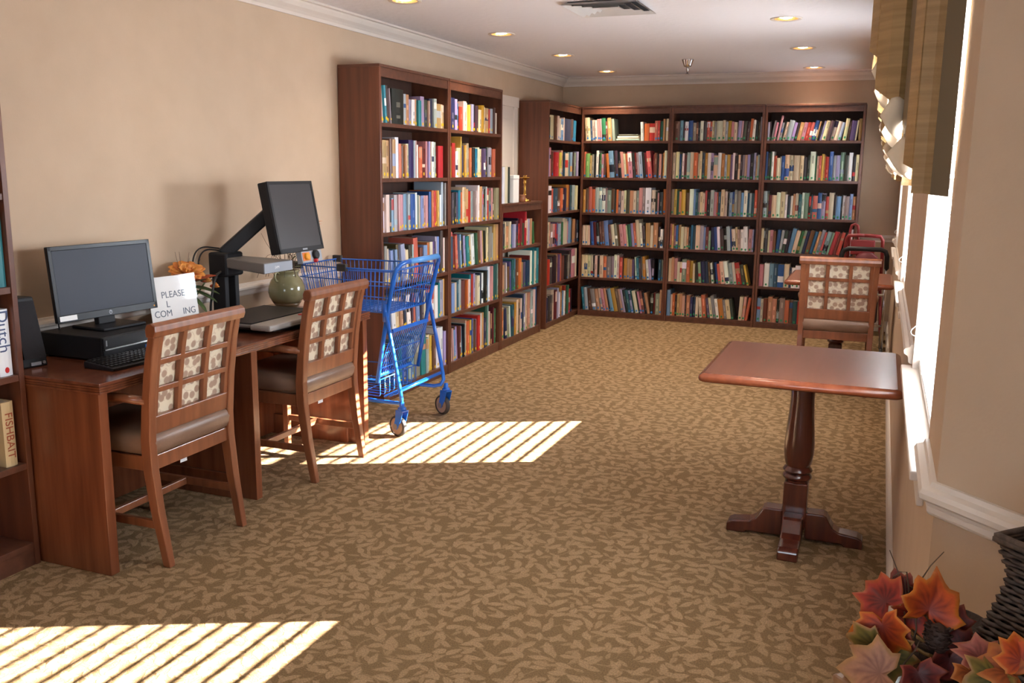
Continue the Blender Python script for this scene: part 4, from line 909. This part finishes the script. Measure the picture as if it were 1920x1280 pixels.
# keyboard
kb = empty('keyboard', (-2.718, 2.825, DZ), math.radians(-3)); tag(kb, 'black computer keyboard on the desk in front of the computer', 'keyboard')
b = MB(); b.hexa([(-.078, -.215, 0), (.078, -.215, 0), (.078, .215, 0), (-.078, .215, 0), (-.078, -.215, .026), (.078, -.215, .012), (.078, .215, .012), (-.078, .215, .026)]); b.build('base', black_m, kb, bevel=.003)
kme = MB(); kme.hexa([(-.0075, -.0078, 0), (.0075, -.0078, 0), (.0075, .0078, 0), (-.0075, .0078, 0), (-.006, -.0062, .007), (.006, -.0062, .007), (.006, .0062, .007), (-.006, .0062, .007)]); km = kme.mesh('key', black_m)
for i in range(6):
    for j in range(21):
        if i == 5 and 5 <= j <= 9: continue
        x = -.062+.0245*i*.95; o = bpy.data.objects.new('key', km); COL.objects.link(o); o.parent = kb; o.location = (x, -.2+.02*j, .0185-.09*x)
b = MB(); b.box(.049, .063, -.105, -.012, .013, .021); b.build('space_bar', black_m, kb, bevel=.001)
# speaker
sp = empty('desktop_speaker', (-3.055, 2.565, DZ), math.radians(-12)); tag(sp, 'black wedge desktop speaker at the left end of the desk', 'speaker')
b = MB(); b.hexa([(-.09, -.05, 0), (.075, -.05, 0), (.075, .05, 0), (-.09, .05, 0), (-.09, -.045, .26), (.012, -.045, .265), (.012, .045, .265), (-.09, .045, .26)]); b.build('cabinet', black_m, sp, bevel=.006)
b = MB(); b.hexa([(.0775, -.043, .035), (.0715, -.043, .035), (.0715, .043, .035), (.0775, .043, .035), (.022, -.04, .25), (.014, -.04, .25), (.014, .04, .25), (.022, .04, .25)]); b.build('grille', mat('speaker_cloth', rgb(34, 32, 36), .9, bump=.3, bscale=400), sp)
b = MB(); b.box(.074, .08, -.02, .02, .008, .020); b.build('nameplate', lgrey_m, sp)
b = MB(); b.lathe([(.006, 0), (.006, .006)], 12); b.v = [(.074+z, x+.032, y+.016) for x, y, z in b.v]; b.build('volume_knob', greyp_m, sp)
# sign in a clear stand-up holder
sg = empty('counter_sign', (-2.965, 3.318, DZ), math.radians(-9.3)); tag(sg, 'white printed sign in a clear stand behind the nearest chair', 'sign')
acr = bpy.data.materials.new('clear_acrylic'); nt, N, L, Pp = nodes(acr); N.remove(Pp); tr = N.new('ShaderNodeBsdfTransparent'); gs = N.new('ShaderNodeBsdfGlossy'); gs.inputs['Roughness'].default_value = .06; mx = N.new('ShaderNodeMixShader'); mx.inputs[0].default_value = .05
L.new(tr.outputs[0], mx.inputs[1]); L.new(gs.outputs[0], mx.inputs[2]); L.new(mx.outputs[0], N['Material Output'].inputs[0])
TS = math.radians(8)
b = MB(); b.box(-.002, .0005, -.13, .13, .002, .275); tilt(b, TS, 0); b.build('sheet', paper_m, sg)
b = MB(); b.box(.0022, .0042, -.133, .133, 0, .279); tilt(b, TS, 0); b.build('clear_front', acr, sg)
b = MB(); b.box(-.075, .006, -.133, .133, 0, .003); b.build('clear_foot', acr, sg)
Rt = Matrix.Rotation(-TS, 4, 'Y')
for s, z in (('PLEASE', .178), ('LOG OFF', .135), ('COMPUTERS', .094)):
    if s == 'LOG OFF': s = 'L'
    if s == 'COMPUTERS': s = 'COM     ING'
    dy = -.035 if s == 'L' else -.0
    text_mesh('lettering', s, .042, ink_m, sg, Rt @ Matrix(((0, 0, 1, .0009), (1, 0, 0, dy), (0, 1, 0, z), (0, 0, 0, 1))))
# ---- flower arrangement behind the sign
fa = empty('silk_flower_arrangement', (-3.095, 3.455, DZ)); fa.scale = (1.05, 1.05, .8); tag(fa, 'orange silk flower arrangement with dark leaves behind the white sign', 'flowers')
b = MB(); b.lathe([(.05, 0), (.062, .01), (.07, .06), (.062, .10), (.05, .105), (.045, .09), (.0, .08)], 20); b.build('pot', mat('pot_dark', rgb(52, 46, 42), .5), fa, smooth=True)
def petal(b, o, dirv, up_, ln, wd, cup, nseg=5, c=None):
    dirv = Vector(dirv).normalized(); up_ = Vector(up_); side = dirv.cross(up_).normalized(); up_ = side.cross(dirv); rows = []
    for k in range(nseg+1):
        u = k/nseg; w_ = wd*math.sin(PI*min(1, (u*.86+.07)))**.7*(1 if u < .97 else .6)
        ctr = Vector(o)+dirv*ln*u+up_*cup*(u*u)
        rows.append([ctr-side*w_/2+up_*w_*.22, ctr-up_*.0, ctr+side*w_/2+up_*w_*.22])
    for k in range(nseg):
        for j in range(2): b.quad((rows[k][j], rows[k][j+1], rows[k+1][j+1], rows[k+1][j]), c)
def thick(o, t_=.0012): md = o.modifiers.new('thick', 'SOLIDIFY'); md.thickness = t_; md.offset = 0; return o
rf = random.Random(3)
def bloom(ctr, R_, mats, n=(6, 9, 12), nm='petal', axis=(.5, -.3, .8)):
    ax = Vector(axis).normalized(); e1 = ax.orthogonal().normalized(); e2 = ax.cross(e1)
    for ring, cnt in enumerate(n):
        for k in range(cnt):
            a = 2*PI*k/cnt+ring*.4+rf.uniform(-.15, .15); rad = e1*math.cos(a)+e2*math.sin(a)
            op = .35+.42*ring; dv = rad*math.sin(op)+ax*math.cos(op)
            b = MB(); petal(b, Vector(ctr)+rad*.006*ring, dv, ax-rad*.3, R_*(.55+.24*ring), R_*(.5+.14*ring), -R_*.05+.012*(2-ring))
            thick(b.build(nm, mats, fa, smooth=True, fix=False))
    b = MB(); b.lathe([(.001, -.006), (.012, -.002), (.014, .006), (.008, .014), (.001, .016)], 10, ctr); b.build('flower_centre', rust_m, fa, smooth=True)
bloom((.02, .055, .325), .075, orange_m)
bloom((.03, .165, .262), .035, orange_m, (4, 6), axis=(.6, .4, .5)); bloom((.04, .205, .225), .034, orange_m, (4, 6), axis=(.6, .4, .4))
bloom((.02, -.055, .29), .04, rust_m, (4, 6), axis=(.6, -.5, .5))
for (p, q, ln, wd, m_) in [((0, -.02, .24), (.2, -1, .25), .16, .035, green_m), ((0, -.03, .27), (.3, -1, .5), .11, .035, green_m), ((.01, .08, .24), (.5, .8, -.25), .15, .055, green_m), ((.02, .08, .22), (.6, .7, -.5), .14, .05, green_m), ((0, .05, .22), (.6, .4, -.8), .17, .05, green_m),
      ((0, .08, .26), (.3, 1, .3), .12, .045, green_m), ((0, -.05, .27), (.5, -.6, .3), .09, .05, rust_m), ((.01, -.04, .25), (.6, -.7, -.1), .1, .05, rust_m), ((.02, 0, .25), (.8, -.1, -.3), .09, .06, rust_m), ((.02, .11, .27), (.5, .6, .4), .10, .045, rust_m), ((0, .02, .24), (.6, .1, -.6), .12, .05, green_m)]:
    b = MB(); petal(b, p, q, (.3, 0, 1), ln, wd, -.02, 6); thick(b.build('leaf', m_, fa, smooth=True, fix=False))
for k in range(6):
    a = rf.uniform(-.3, .3); b = MB(); b.tube([(0, .06, .1), (0, .07+a*.1, .3), (.0, .09+a*.3, .42+rf.uniform(-.03, .05))], [.002, .0014, .0008], 5); b.build('twig', twig_m, fa)
b = MB(); b.tube([(0, .03, .08), (0, .04, .25)], .006, 6).tube([(0, .02, .08), (0, -.03, .27)], .005, 6).tube([(0, .05, .08), (0, .2, .25)], .004, 6); b.build('stems', green_m, fa)

# ---- desktop video magnifier
vm = empty('video_magnifier', (0, 0, DZ)); tag(vm, 'black desktop video magnifier with upright screen on a jointed arm', 'magnifier')
cx, cy = -3.06, 3.78
b = MB(); b.box(cx-.09, cx+.40, cy-.12, cy+.24, 0, .016); b.build('base_plate', greyp_m, vm, bevel=.004)
b = MB(); b.box(cx-.045, cx+.035, cy-.05, cy-.02, .016, .32).box(cx-.045, cx+.035, cy+.03, cy+.06, .016, .32); b.build('column_cheeks', black_m, vm, bevel=.004)
b = MB(); b.box(cx-.055, cx+.06, cy-.062, cy+.072, .225, .345); b.build('joint_block', black_m, vm, bevel=.012)
A0 = Vector((cx-.01, cy+.0, .33)); A1 = Vector((-2.845, 3.96, .585))
b = MB(); b.bar(A0, A1, .075, .065); b.build('lift_arm', black_m, vm, bevel=.008)
b = MB(); b.tube(chaikin([(cx-.03, cy-.0, .36), (cx-.06, cy-.12, .38), (cx-.06, cy-.18, .30), (cx-.05, cy-.13, .19), (cx, cy-.06, .22)]), .004, 6).tube(chaikin([(cx-.03, cy-.0, .35), (cx-.05, cy-.10, .365), (cx-.05, cy-.15, .29), (cx-.04, cy-.11, .21), (cx, cy-.06, .24)]), .004, 6); b.build('cable', black_m, vm, smooth=True)
b = MB(); b.tube(chaikin([(cx+.02, cy-.06, .25), (cx+.05, cy-.14, .24), (cx+.03, cy-.16, .10), (cx-.02, cy-.1, .022)]), .006, 6); b.build('coiled_cable', rubber_m, vm, smooth=True)
# camera head reaching out over the tray
b = MB(); b.hexa([(cx+.02, cy-.05, .272), (-2.75, cy-.10, .255), (-2.75, cy+.13, .255), (cx+.02, cy+.07, .272), (cx+.02, cy-.05, .322), (-2.75, cy-.10, .308), (-2.75, cy+.13, .308), (cx+.02, cy+.07, .322)]); b.build('camera_head', greyp_m, vm, bevel=.006)
b = MB(); b.box(-2.752, -2.746, cy-.10, cy+.13, .258, .305); fp = b.build('camera_front', lgrey_m, vm, bevel=.002)
text_mesh('nameplate_lettering', 'SVM', .02, paper_m, vm, Matrix(((0, 0, 1, -2.7455), (1, 0, 0, cy+.0), (0, 1, 0, .275), (0, 0, 0, 1))))
# screen
S0 = Vector((-2.735, 3.985, .345)); tl = math.radians(11)
def scr(x, y, z): return (S0.x+x*math.cos(tl)-z*math.sin(tl), S0.y+y, S0.z+x*math.sin(tl)+z*math.cos(tl))
def sbox(b, x0, x1, y0, y1, z0, z1): return b.hexa([scr(x0, y0, z0), scr(x1, y0, z0), scr(x1, y1, z0), scr(x0, y1, z0), scr(x0, y0, z1), scr(x1, y0, z1), scr(x1, y1, z1), scr(x0, y1, z1)])
b = MB(); sbox(b, -.055, .0, -.192, .192, 0, .358); b.build('screen_housing', black_m, vm, bevel=.006)
b = MB(); sbox(b, .0, .004, -.192, -.178, 0, .358); sbox(b, .0, .004, .178, .192, 0, .358); sbox(b, .0, .004, -.192, .192, .342, .358); sbox(b, .0, .004, -.192, .192, 0, .022); b.build('screen_bezel', black_m, vm)
b = MB(); sbox(b, .0, .0015, -.178, .178, .022, .342); b.build('screen', mat('screen_off', rgb(52, 49, 52), .35), vm)
b = MB(); sbox(b, .004, .005, .0, .04, .006, .014); b.build('nameplate', lgrey_m, vm)
b = MB(); sbox(b, -.03, .004, -.02, .16, -.062, -.002); ct = b.build('control_box', lgrey_m, vm, bevel=.003)
for y, z, m_, rd in ((.015, -.03, yel_m, .019), (.095, -.026, black_m, .024), (.085, -.056, red_m, .010)):
    b = MB(); b.lathe([(rd, 0), (rd, .014), (rd*.8, .018)], 18); b.v = [scr(.004+q[2], y+q[0], z+q[1]) for q in b.v]; b.build('control_knob', m_, ct, smooth=True, auto=40)
b = MB(); sbox(b, .004, .0055, -.015, .05, -.052, -.008); b.build('orange_label', mat('label_orange', rgb(214, 120, 60), .5), ct)
# moving reading tray
b = MB(); b.box(-2.985, -2.565, 3.485, 3.985, .018, .030); b.build('tray_rail', black_m, vm, bevel=.003)
b = MB(); b.box(-2.99, -2.575, 3.47, 3.99, .030, .046); b.build('reading_tray', greyp_m, vm, bevel=.006)
b = MB(); b.box(-2.985, -2.68, 3.475, 3.985, .046, .052); b.build('tray_mat', black_m, vm, bevel=.003)
b = MB(); b.box(-2.675, -2.56, 3.455, 4.00, .022, .050); b.build('tray_handle', mat('tray_silver', rgb(140, 134, 130), .4), vm, bevel=.01)
b = MB(); b.lathe([(.014, .050), (.014, .054)], 14, (-2.63, 3.80, 0)); b.build('tray_button', red_m, vm)
# ---- vase with twigs
vs = empty('ceramic_vase', (-3.01, 4.225, DZ)); vs.scale = (1.08, 1.08, 1.0); tag(vs, 'sage green two handled ceramic vase with dry branches on the desk', 'vase')
sV = 1.0
b = MB(); b.lathe([(.046, 0), (.05, .004), (.060, .018), (.071, .034)], 32, cap=True); b.build('base_band', glazeb_m, vs, smooth=True)
prof = [(.071, .034), (.088, .065), (.094, .095), (.090, .128), (.078, .156), (.064, .175), (.058, .184), (.058, .196), (.066, .204), (.068, .212), (.062, .214), (.054, .206), (.052, .19), (.056, .17), (.075, .14), (.084, .10), (.07, .05), (.0, .04)]
b = MB(); b.lathe(prof, 32); b.build('body', glaze_m, vs, smooth=True)
for s in (-1, 1):
    b = MB(); b.tube([(0, s*.072, .156), (0, s*.092, .165), (0, s*.098, .185), (0, s*.092, .203), (0, s*.077, .208), (0, s*.062, .198)], [.008, .007, .006, .006, .006, .007], 8); b.build('handle', glaze_m, vs, smooth=True)
rv = random.Random(5)
for k in range(16):
    a = rv.uniform(0, 2*PI); sp_ = rv.uniform(.05, .2); h = rv.uniform(.25, .46); b = MB(); ln = [(0, 0, .05)]
    for q in range(1, 7):
        u = q/6; ln.append((sp_*.5*math.cos(a)*u**1.5+rv.uniform(-.006, .006), sp_*math.sin(a)*u**1.3+rv.uniform(-.008, .008), .05+h*u-.05*u*u))
    b.tube(ln, [.0022, .002, .0018, .0015, .0013, .001, .0008], 5)
    b.build('branch', twig_m, vs)
for k in range(10):                                # drooping grass blades
    a = rv.uniform(0, 2*PI); R_ = rv.uniform(.12, .22); pts = [(0, 0, .2)]
    for q in range(1, 9):
        u = q/8; pts.append((R_*.45*math.cos(a)*u, R_*math.sin(a)*u, .2+.16*math.sin(u*2.6)-.10*u))
    b = MB(); b.tube(pts, .0011, 4); b.build('grass_blade', twig_m, vs)
for k in range(26):
    a = rv.uniform(.2, 1.7) if k < 16 else rv.uniform(-2.6, -1); z = rv.uniform(.22, .34); q0 = (.05*math.cos(a), .02+.07*math.sin(a)*rv.uniform(.3, 1), z)
    b = MB(); petal(b, q0, (math.cos(a), math.sin(a), rv.uniform(-.2, .8)), (0, 0, 1), rv.uniform(.03, .05), .012, -.004, 4); thick(b.build('leaf', green_m, vs, smooth=True, fix=False), .001)
for k in range(5):
    z = .44+.012*k; b = MB(); petal(b, (.03, .10+.01*k, z-.03), (.3, 1, .05*(k-2)), (0, 0, 1), .11, .016, .0, 5); thick(b.build('orange_spray', orange_m, vs, smooth=True, fix=False), .001)

# ------------------------------------------------------------------ walkers behind the far table
wk = empty('folding_walker', (-.10, 7.86, 0)); tag(wk, 'grey folding walker with a black padded handle behind the far table', 'walker')
b = MB(); b.tube([(-.175, 0, .74), (-.17, 0, .86), (-.155, 0, .895), (-.12, 0, .91), (.12, 0, .91), (.155, 0, .895), (.168, 0, .86), (.172, 0, .76)], .019, 10); b.build('padded_handle', black_m, wk, smooth=True)
for s in (-1, 1):
    b = MB(); b.tube([(s*.172, 0, .78), (s*.18, 0, .10)], .0125, 8); b.build('front_leg', chrome_m, wk, smooth=True)
    b = MB(); b.tube([(s*.17, .02, .72), (s*.185, .30, .03)], .0125, 8); b.build('rear_leg', chrome_m, wk, smooth=True)
    b = MB(); b.lathe([(.055, -.012), (.06, 0), (.055, .012)], 20); b.v = [(vz+s*.18, vx, vy+.0605) for vx, vy, vz in b.v]; b.build('wheel', rubber_m, wk, smooth=True)
    b = MB(); b.lathe([(.019, 0), (.017, .04)], 12, (s*.185, .30, 0)); b.build('rubber_tip', rubber_m, wk)
for z in (.30, .55):
    b = MB(); b.tube([(-.178, 0, z), (.178, 0, z)], .010, 8); b.build('cross_bar', chrome_m, wk, smooth=True)
b = MB(); b.box(-.13, .13, -.02, .05, .32, .56); b.build('carry_pouch', mat('pouch_plum', rgb(48, 26, 34), .7, bump=.2, bscale=120), wk, bevel=.02)
rl = empty('red_rollator', (-.12, 8.62, 0)); tag(rl, 'red framed rollator with red seat back in the far right corner', 'rollator')
for s in (-1, 1):
    b = MB(); b.tube([(s*.16, .05, .50), (s*.155, .02, .80), (s*.15, .0, .93), (s*.13, -.01, .965), (s*.06, -.01, .97), (0, -.01, .97)], .016, 8) if s < 0 else b.tube([(0, -.01, .97), (.06, -.01, .97), (.13, -.01, .965), (.15, 0, .93), (.155, .02, .80), (.16, .05, .50)], .016, 8); b.build('back_loop', redf_m, rl, smooth=True)
    b = MB(); b.tube([(s*.16, .05, .52), (s*.20, -.16, .08)], .013, 8).tube([(s*.16, .05, .52), (s*.19, .28, .08)], .013, 8); b.build('leg_frame', redf_m, rl, smooth=True)
    for y in (-.16, .28):
        b = MB(); b.lathe([(.08, -.014), (.09, -.006), (.09, .006), (.08, .014)], 22); b.v = [(vz+s*.2, vx+y, vy+.0905) for vx, vy, vz in b.v]; b.build('wheel', rubber_m, rl, smooth=True)
b = MB(); b.tube([(-.13, .12, .70), (-.125, .13, 1.0), (-.115, .13, 1.045), (-.09, .13, 1.06), (-.065, .13, 1.045), (-.055, .13, 1.0), (-.05, .12, .70)], .012, 8); b.build('folded_handle', redf_m, rl, smooth=True)
b = MB(); b.box(-.11, .09, .0, .03, .80, .93); b.build('back_panel', redf_m, rl, bevel=.01)
b = MB(); b.lathe([(.001, -.03), (.10, -.028), (.115, 0), (.10, .028), (.001, .03)], 24); b.v = [(vx+.03, vz-.06, vy+.72) for vx, vy, vz in b.v]; b.build('seat_bag', mat('bag_maroon', rgb(96, 24, 30), .6), rl, smooth=True)
b = MB(); b.box(-.16, .16, -.1, .16, .50, .53); b.build('seat', redf_m, rl, bevel=.01)

# ------------------------------------------------------------------ console table, basket and autumn leaves, bottom right
C0 = Vector((-.008, 1.402)); ea = Vector((.7071, .7071)); eb = Vector((.7071, -.7071)); TZ = .76
def CT(u, v, z): p = C0+ea*u+eb*v; return (p.x, p.y, z)       # u towards the wall, v along it
ct_ = empty('console_table', (0, 0, 0)); tag(ct_, 'dark polished console table against the angled wall, bottom right corner', 'table')
DU, DV = .425, 1.0
def cbox(b, u0, u1, v0, v1, z0, z1): return b.hexa([CT(u0, v0, z0), CT(u1, v0, z0), CT(u1, v1, z0), CT(u0, v1, z0), CT(u0, v0, z1), CT(u1, v0, z1), CT(u1, v1, z1), CT(u0, v1, z1)])
b = MB(); cbox(b, .006, DU, .006, DV-.006, TZ-.012, TZ); b.build('top', dark_m, ct_, bevel=.002)
b = MB(); cbox(b, -.006, DU, -.006, DV+.006, TZ-.028, TZ-.0125); b.build('edge_moulding', wood('console_edge', rgb(112, 74, 46), rgb(140, 98, 64), .3, (20, 2, 20), .3), ct_, bevel=.005)
b = MB(); cbox(b, .02, DU-.02, .02, DV-.02, TZ-.12, TZ-.0285); b.build('apron', dark_m, ct_, bevel=.003)
for u in (.03, DU-.06):
    for v in (.03, DV-.06):
        b = MB(); cbox(b, u, u+.035, v, v+.035, 0, TZ-.12); b.build('leg', dark_m, ct_, bevel=.003)
# wicker basket
bq = empty('wicker_basket', CT(.235, .205, TZ), math.radians(-45)); bq.scale = (1, 1, .84); tag(bq, 'tall dark woven wicker basket on the console table, right edge', 'basket')
def bsk(z):   # half width by height
    for (z0, w0), (z1, w1) in zip(BP, BP[1:]):
        if z0 <= z <= z1: return w0+(w1-w0)*(z-z0)/(z1-z0)
    return BP[-1][1]
BP = [(0, .098), (.03, .100), (.10, .088), (.16, .074), (.205, .066), (.225, .066), (.262, .074), (.28, .076)]
def sq(h, z, n=7):
    out = []
    for k in range(4):
        a = PI/4+k*PI/2; p, q = Vector((h*math.cos(a)*1.414, h*math.sin(a)*1.414)), Vector((h*math.cos(a+PI/2)*1.414, h*math.sin(a+PI/2)*1.414))
        for j in range(n): out.append(((p+(q-p)*j/n).x, (p+(q-p)*j/n).y, z))
    return out
wick = mat('wicker_dark', rgb(54, 42, 36), .6, col2=rgb(84, 68, 58), scale=(90, 90, 90))
b = MB(); rings = [sq(bsk(z)-.006, z) for z in [k*.28/14 for k in range(15)]]; rings += [sq(bsk(z)-.012, z) for z in [.28-k*.272/14 for k in range(15)]]
b.loft(rings); b.build('inner_wall', mat('wicker_inside', rgb(36, 29, 26), .8), bq)
nz = 34; per = 28
for k in range(nz):                       # woven strands, each round of weave its own ring
    z = .006+.268*k/(nz-1); b = MB(); pts = []
    for j in range(per*2+1):
        u = (j % (per*2))/(per*2); hz = bsk(z); i4 = int(u*4); f = u*4-i4; a = PI/4+i4*PI/2
        p, q = Vector((hz*math.cos(a), hz*math.sin(a)))*1.414, Vector((hz*math.cos(a+PI/2), hz*math.sin(a+PI/2)))*1.414
        pt = p+(q-p)*f; off = .0026*(1 if (j//2+k) % 2 else -1)
        nrm = (p+q).normalized(); pt += nrm*off; pts.append((pt.x, pt.y, z))
    b.tube(pts, .0042, 5, cap=False); b.build('woven_strand', wick, bq, smooth=True)
b = MB()
for dz, rr_ in ((0, .0075), (.007, .006)): b.tube([(*Vector(p[:2])*1.01, .279+dz) for p in sq(bsk(.28)+.002, 0)]+[(*Vector(sq(bsk(.28)+.002, 0)[0][:2])*1.01, .279+dz)], rr_, 6)
b.build('braided_rim', wick, bq, smooth=True)
# autumn leaves
def maple(R_, cols, fold=.25, seed=0):
    rl_ = random.Random(seed); b = MB(); out = []
    lob = [(-90, .16), (-62, .42), (-40, .74), (-28, .62), (-14, .70), (6, .94), (17, .74), (28, .68), (42, .86), (52, .98), (64, .76), (74, .84), (90, 1.08)]
    pts = lob+[(180-a, r_) for a, r_ in reversed(lob[:-1])]
    P_ = []
    for a, r_ in pts:
        r_ *= R_*rl_.uniform(.94, 1.06); x, y = r_*math.cos(math.radians(a)), r_*math.sin(math.radians(a)); P_.append((x, y))
    ph = rl_.uniform(0, 6); cu = rl_.uniform(.3, 1.0)
    def zf(x, y): return fold*abs(x)*.9-fold*cu*1.3*y*y/R_+.16*R_*math.sin(5*x/R_+3*y/R_+ph)*(x*x+y*y)/R_/R_
    n = len(P_)
    for k in range(n):
        p, q = P_[k], P_[(k+1) % n]
        m_ = lambda s_, pt: (pt[0]*s_, pt[1]*s_, zf(pt[0]*s_, pt[1]*s_))
        c0, c1, c2 = cols
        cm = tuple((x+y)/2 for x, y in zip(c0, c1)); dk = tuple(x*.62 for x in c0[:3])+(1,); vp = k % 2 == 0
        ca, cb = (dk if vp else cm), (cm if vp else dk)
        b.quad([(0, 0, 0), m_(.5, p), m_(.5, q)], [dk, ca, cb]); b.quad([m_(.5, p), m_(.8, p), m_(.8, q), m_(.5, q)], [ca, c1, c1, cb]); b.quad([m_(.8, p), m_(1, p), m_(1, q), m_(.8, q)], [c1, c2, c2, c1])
    return b
RED = (rgb(116, 26, 22), rgb(158, 44, 28), rgb(176, 84, 36)); ORG = (rgb(166, 50, 24), rgb(192, 80, 26), rgb(204, 120, 38)); PAL_ = (rgb(164, 104, 78), rgb(170, 116, 82), rgb(176, 132, 84)); GRN = (rgb(92, 84, 36), rgb(122, 102, 44), rgb(164, 116, 68)); DRK = (rgb(84, 22, 22), rgb(110, 34, 28), rgb(134, 58, 36)); PNK = (rgb(150, 70, 68), rgb(160, 84, 74), rgb(176, 110, 90)); RST = (rgb(150, 68, 28), rgb(168, 88, 36), rgb(180, 110, 48))
def ray(u, v): return _fw+_r2*((u-960)/FPX)+_u2*((640-v)/FPX)
def on(u, v, y): d_ = ray(u, v); return Vector((0, 0, CAM_H))+d_*(y/d_.y)
def place_leaf(root, u, v, y, R_, cols, rot, face=(0, -1, .35), fold=.3, seed=0, nm='leaf'):
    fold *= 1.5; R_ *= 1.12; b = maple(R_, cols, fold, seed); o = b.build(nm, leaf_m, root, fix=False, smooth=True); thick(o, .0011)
    n = Vector(face).normalized(); p = on(u, v, y)
    q = n.to_track_quat('Z', 'Y').to_matrix().to_4x4() @ Matrix.Rotation(math.radians(rot), 4, 'Z')
    o.matrix_local = Matrix.Translation(p-Vector(root.location)) @ q
    return o
lr = empty('leaf_arrangement', CT(.175, .045, TZ)); tag(lr, 'autumn leaf arrangement in a small dark woven pot on the console table', 'arrangement')
b = MB(); b.lathe([(.045, 0), (.052, .006), (.060, .05), (.064, .062), (.058, .064), (.052, .05), (.0, .045)], 24); b.build('woven_pot', mat('pot_brown', rgb(58, 42, 34), .7, bump=.5, bscale=160), lr, smooth=True)
rope = mat('gold_rope', rgb(150, 116, 62), .5)
for z in (.026, .046):
    b = MB(); b.tube([((.0575+.0015*(j % 2)+.08*(z-.026))*math.cos(2*PI*j/40), (.0575+.0015*(j % 2)+.08*(z-.026))*math.sin(2*PI*j/40), z+.0016*(j % 2)) for j in range(41)], .0028, 5); b.build('gold_rope', rope, lr)
for (u, v, y, R_, c, rot, fc, fo, sd) in [(1660, 1128, 1.44, .042, RED, 60, (-.3, -.7, .6), .35, 1), (1655, 1172, 1.40, .046, ORG, 200, (-.3, -1, .2), .3, 2), (1712, 1150, 1.44, .030, RED, 120, (.1, -1, .1), .4, 21), (1742, 1142, 1.42, .048, ORG, -20, (.15, -1, .25), .45, 3), (1640, 1212, 1.38, .044, GRN, 130, (-.4, -1, .1), .25, 4), (1668, 1225, 1.40, .04, GRN, 230, (0, -1, .2), .3, 5),
      (1650, 1262, 1.33, .05, PAL_, 95, (-.1, -.8, .6), .2, 6), (1785, 1165, 1.46, .03, DRK, 10, (.2, -1, .2), .5, 7), (1690, 1108, 1.47, .030, DRK, 20, (0, -1, .3), .4, 8), (1780, 1235, 1.40, .038, DRK, 180, (.3, -1, .2), .4, 9), (1675, 1190, 1.41, .034, DRK, 170, (0, -1, .1), .4, 10), (1800, 1210, 1.43, .03, DRK, 60, (.3, -1, .4), .4, 12), (1722, 1262, 1.345, .034, DRK, 200, (.2, -1, .4), .4, 13)]:
    place_leaf(lr, u, v, y, R_, c, rot, fc, fo, sd)
RO = Vector(lr.location)
for k, line in enumerate([[(1698, 1230, 1.43), (1695, 1120, 1.44), (1685, 1075, 1.45), (1668, 1031, 1.46)], [(1712, 1220, 1.43), (1722, 1130, 1.44), (1728, 1085, 1.44), (1745, 1060, 1.45), (1770, 1034, 1.46)], [(1700, 1200, 1.44), (1698, 1110, 1.45), (1696, 1080, 1.45)], [(1702, 1200, 1.44), (1704, 1105, 1.45), (1700, 1072, 1.45), (1688, 1072, 1.45), (1676, 1080, 1.45), (1672, 1090, 1.46)], [(1728, 1112, 1.45), (1705, 1098, 1.45), (1700, 1085, 1.45)], [(1715, 1190, 1.44), (1712, 1110, 1.44), (1716, 1090, 1.44)], [(1705, 1220, 1.42), (1718, 1180, 1.42), (1716, 1140, 1.43)], [(1690, 1250, 1.38), (1715, 1220, 1.38), (1725, 1200, 1.39)]]):
    pts = [on(*q)-RO for q in line]; b = MB(); b.tube(pts, [.0016-.0009*j/(len(pts)-1) for j in range(len(pts))], 5); b.build('twig', twig_m, lr)
pcn = on(1758, 1196, 1.40)-RO; pr_ = random.Random(4); cone = mat('pine_cone_brown', rgb(58, 38, 30), .7)
b = MB(); b.lathe([(.002, -.024), (.013, -.018), (.018, 0), (.014, .016), (.002, .024)], 12, pcn); b.build('pine_cone', cone, lr, smooth=True)
for k in range(42):
    z = -.02+.04*(k/42); a = k*2.4; R_ = .019*math.sqrt(max(.05, 1-(z/.027)**2)); b = MB(); d_ = Vector((math.cos(a), math.sin(a), .5))
    petal(b, pcn+Vector((math.cos(a)*R_*.7, math.sin(a)*R_*.7, z)), d_, (0, 0, 1), .010, .010, .002, 3); thick(b.build('cone_scale', cone, lr, fix=False), .0014)
g2 = empty('leaf_garland', CT(.06, .16, TZ)); tag(g2, 'loose autumn leaf garland lying in front of the wicker basket', 'garland')
for (u, v, y, R_, c, rot, fc, fo, sd) in [(1838, 1235, 1.33, .034, PNK, 40, (.1, -.6, .8), .3, 31), (1895, 1262, 1.26, .042, RST, 70, (0, -.5, .9), .3, 32), (1862, 1272, 1.25, .036, GRN, 150, (0, -.6, .8), .3, 33), (1915, 1240, 1.27, .034, ORG, 10, (0, -.8, .5), .3, 34), (1820, 1262, 1.29, .03, RST, 200, (.1, -.6, .7), .3, 35)]:
    place_leaf(g2, u, v, y, R_, c, rot, fc, fo, sd)
b = MB(); b.tube([(-.06, .05, .006), (-.02, .03, .01), (.02, .0, .008), (.07, -.04, .006)], .003, 6); b.build('garland_stem', twig_m, g2)
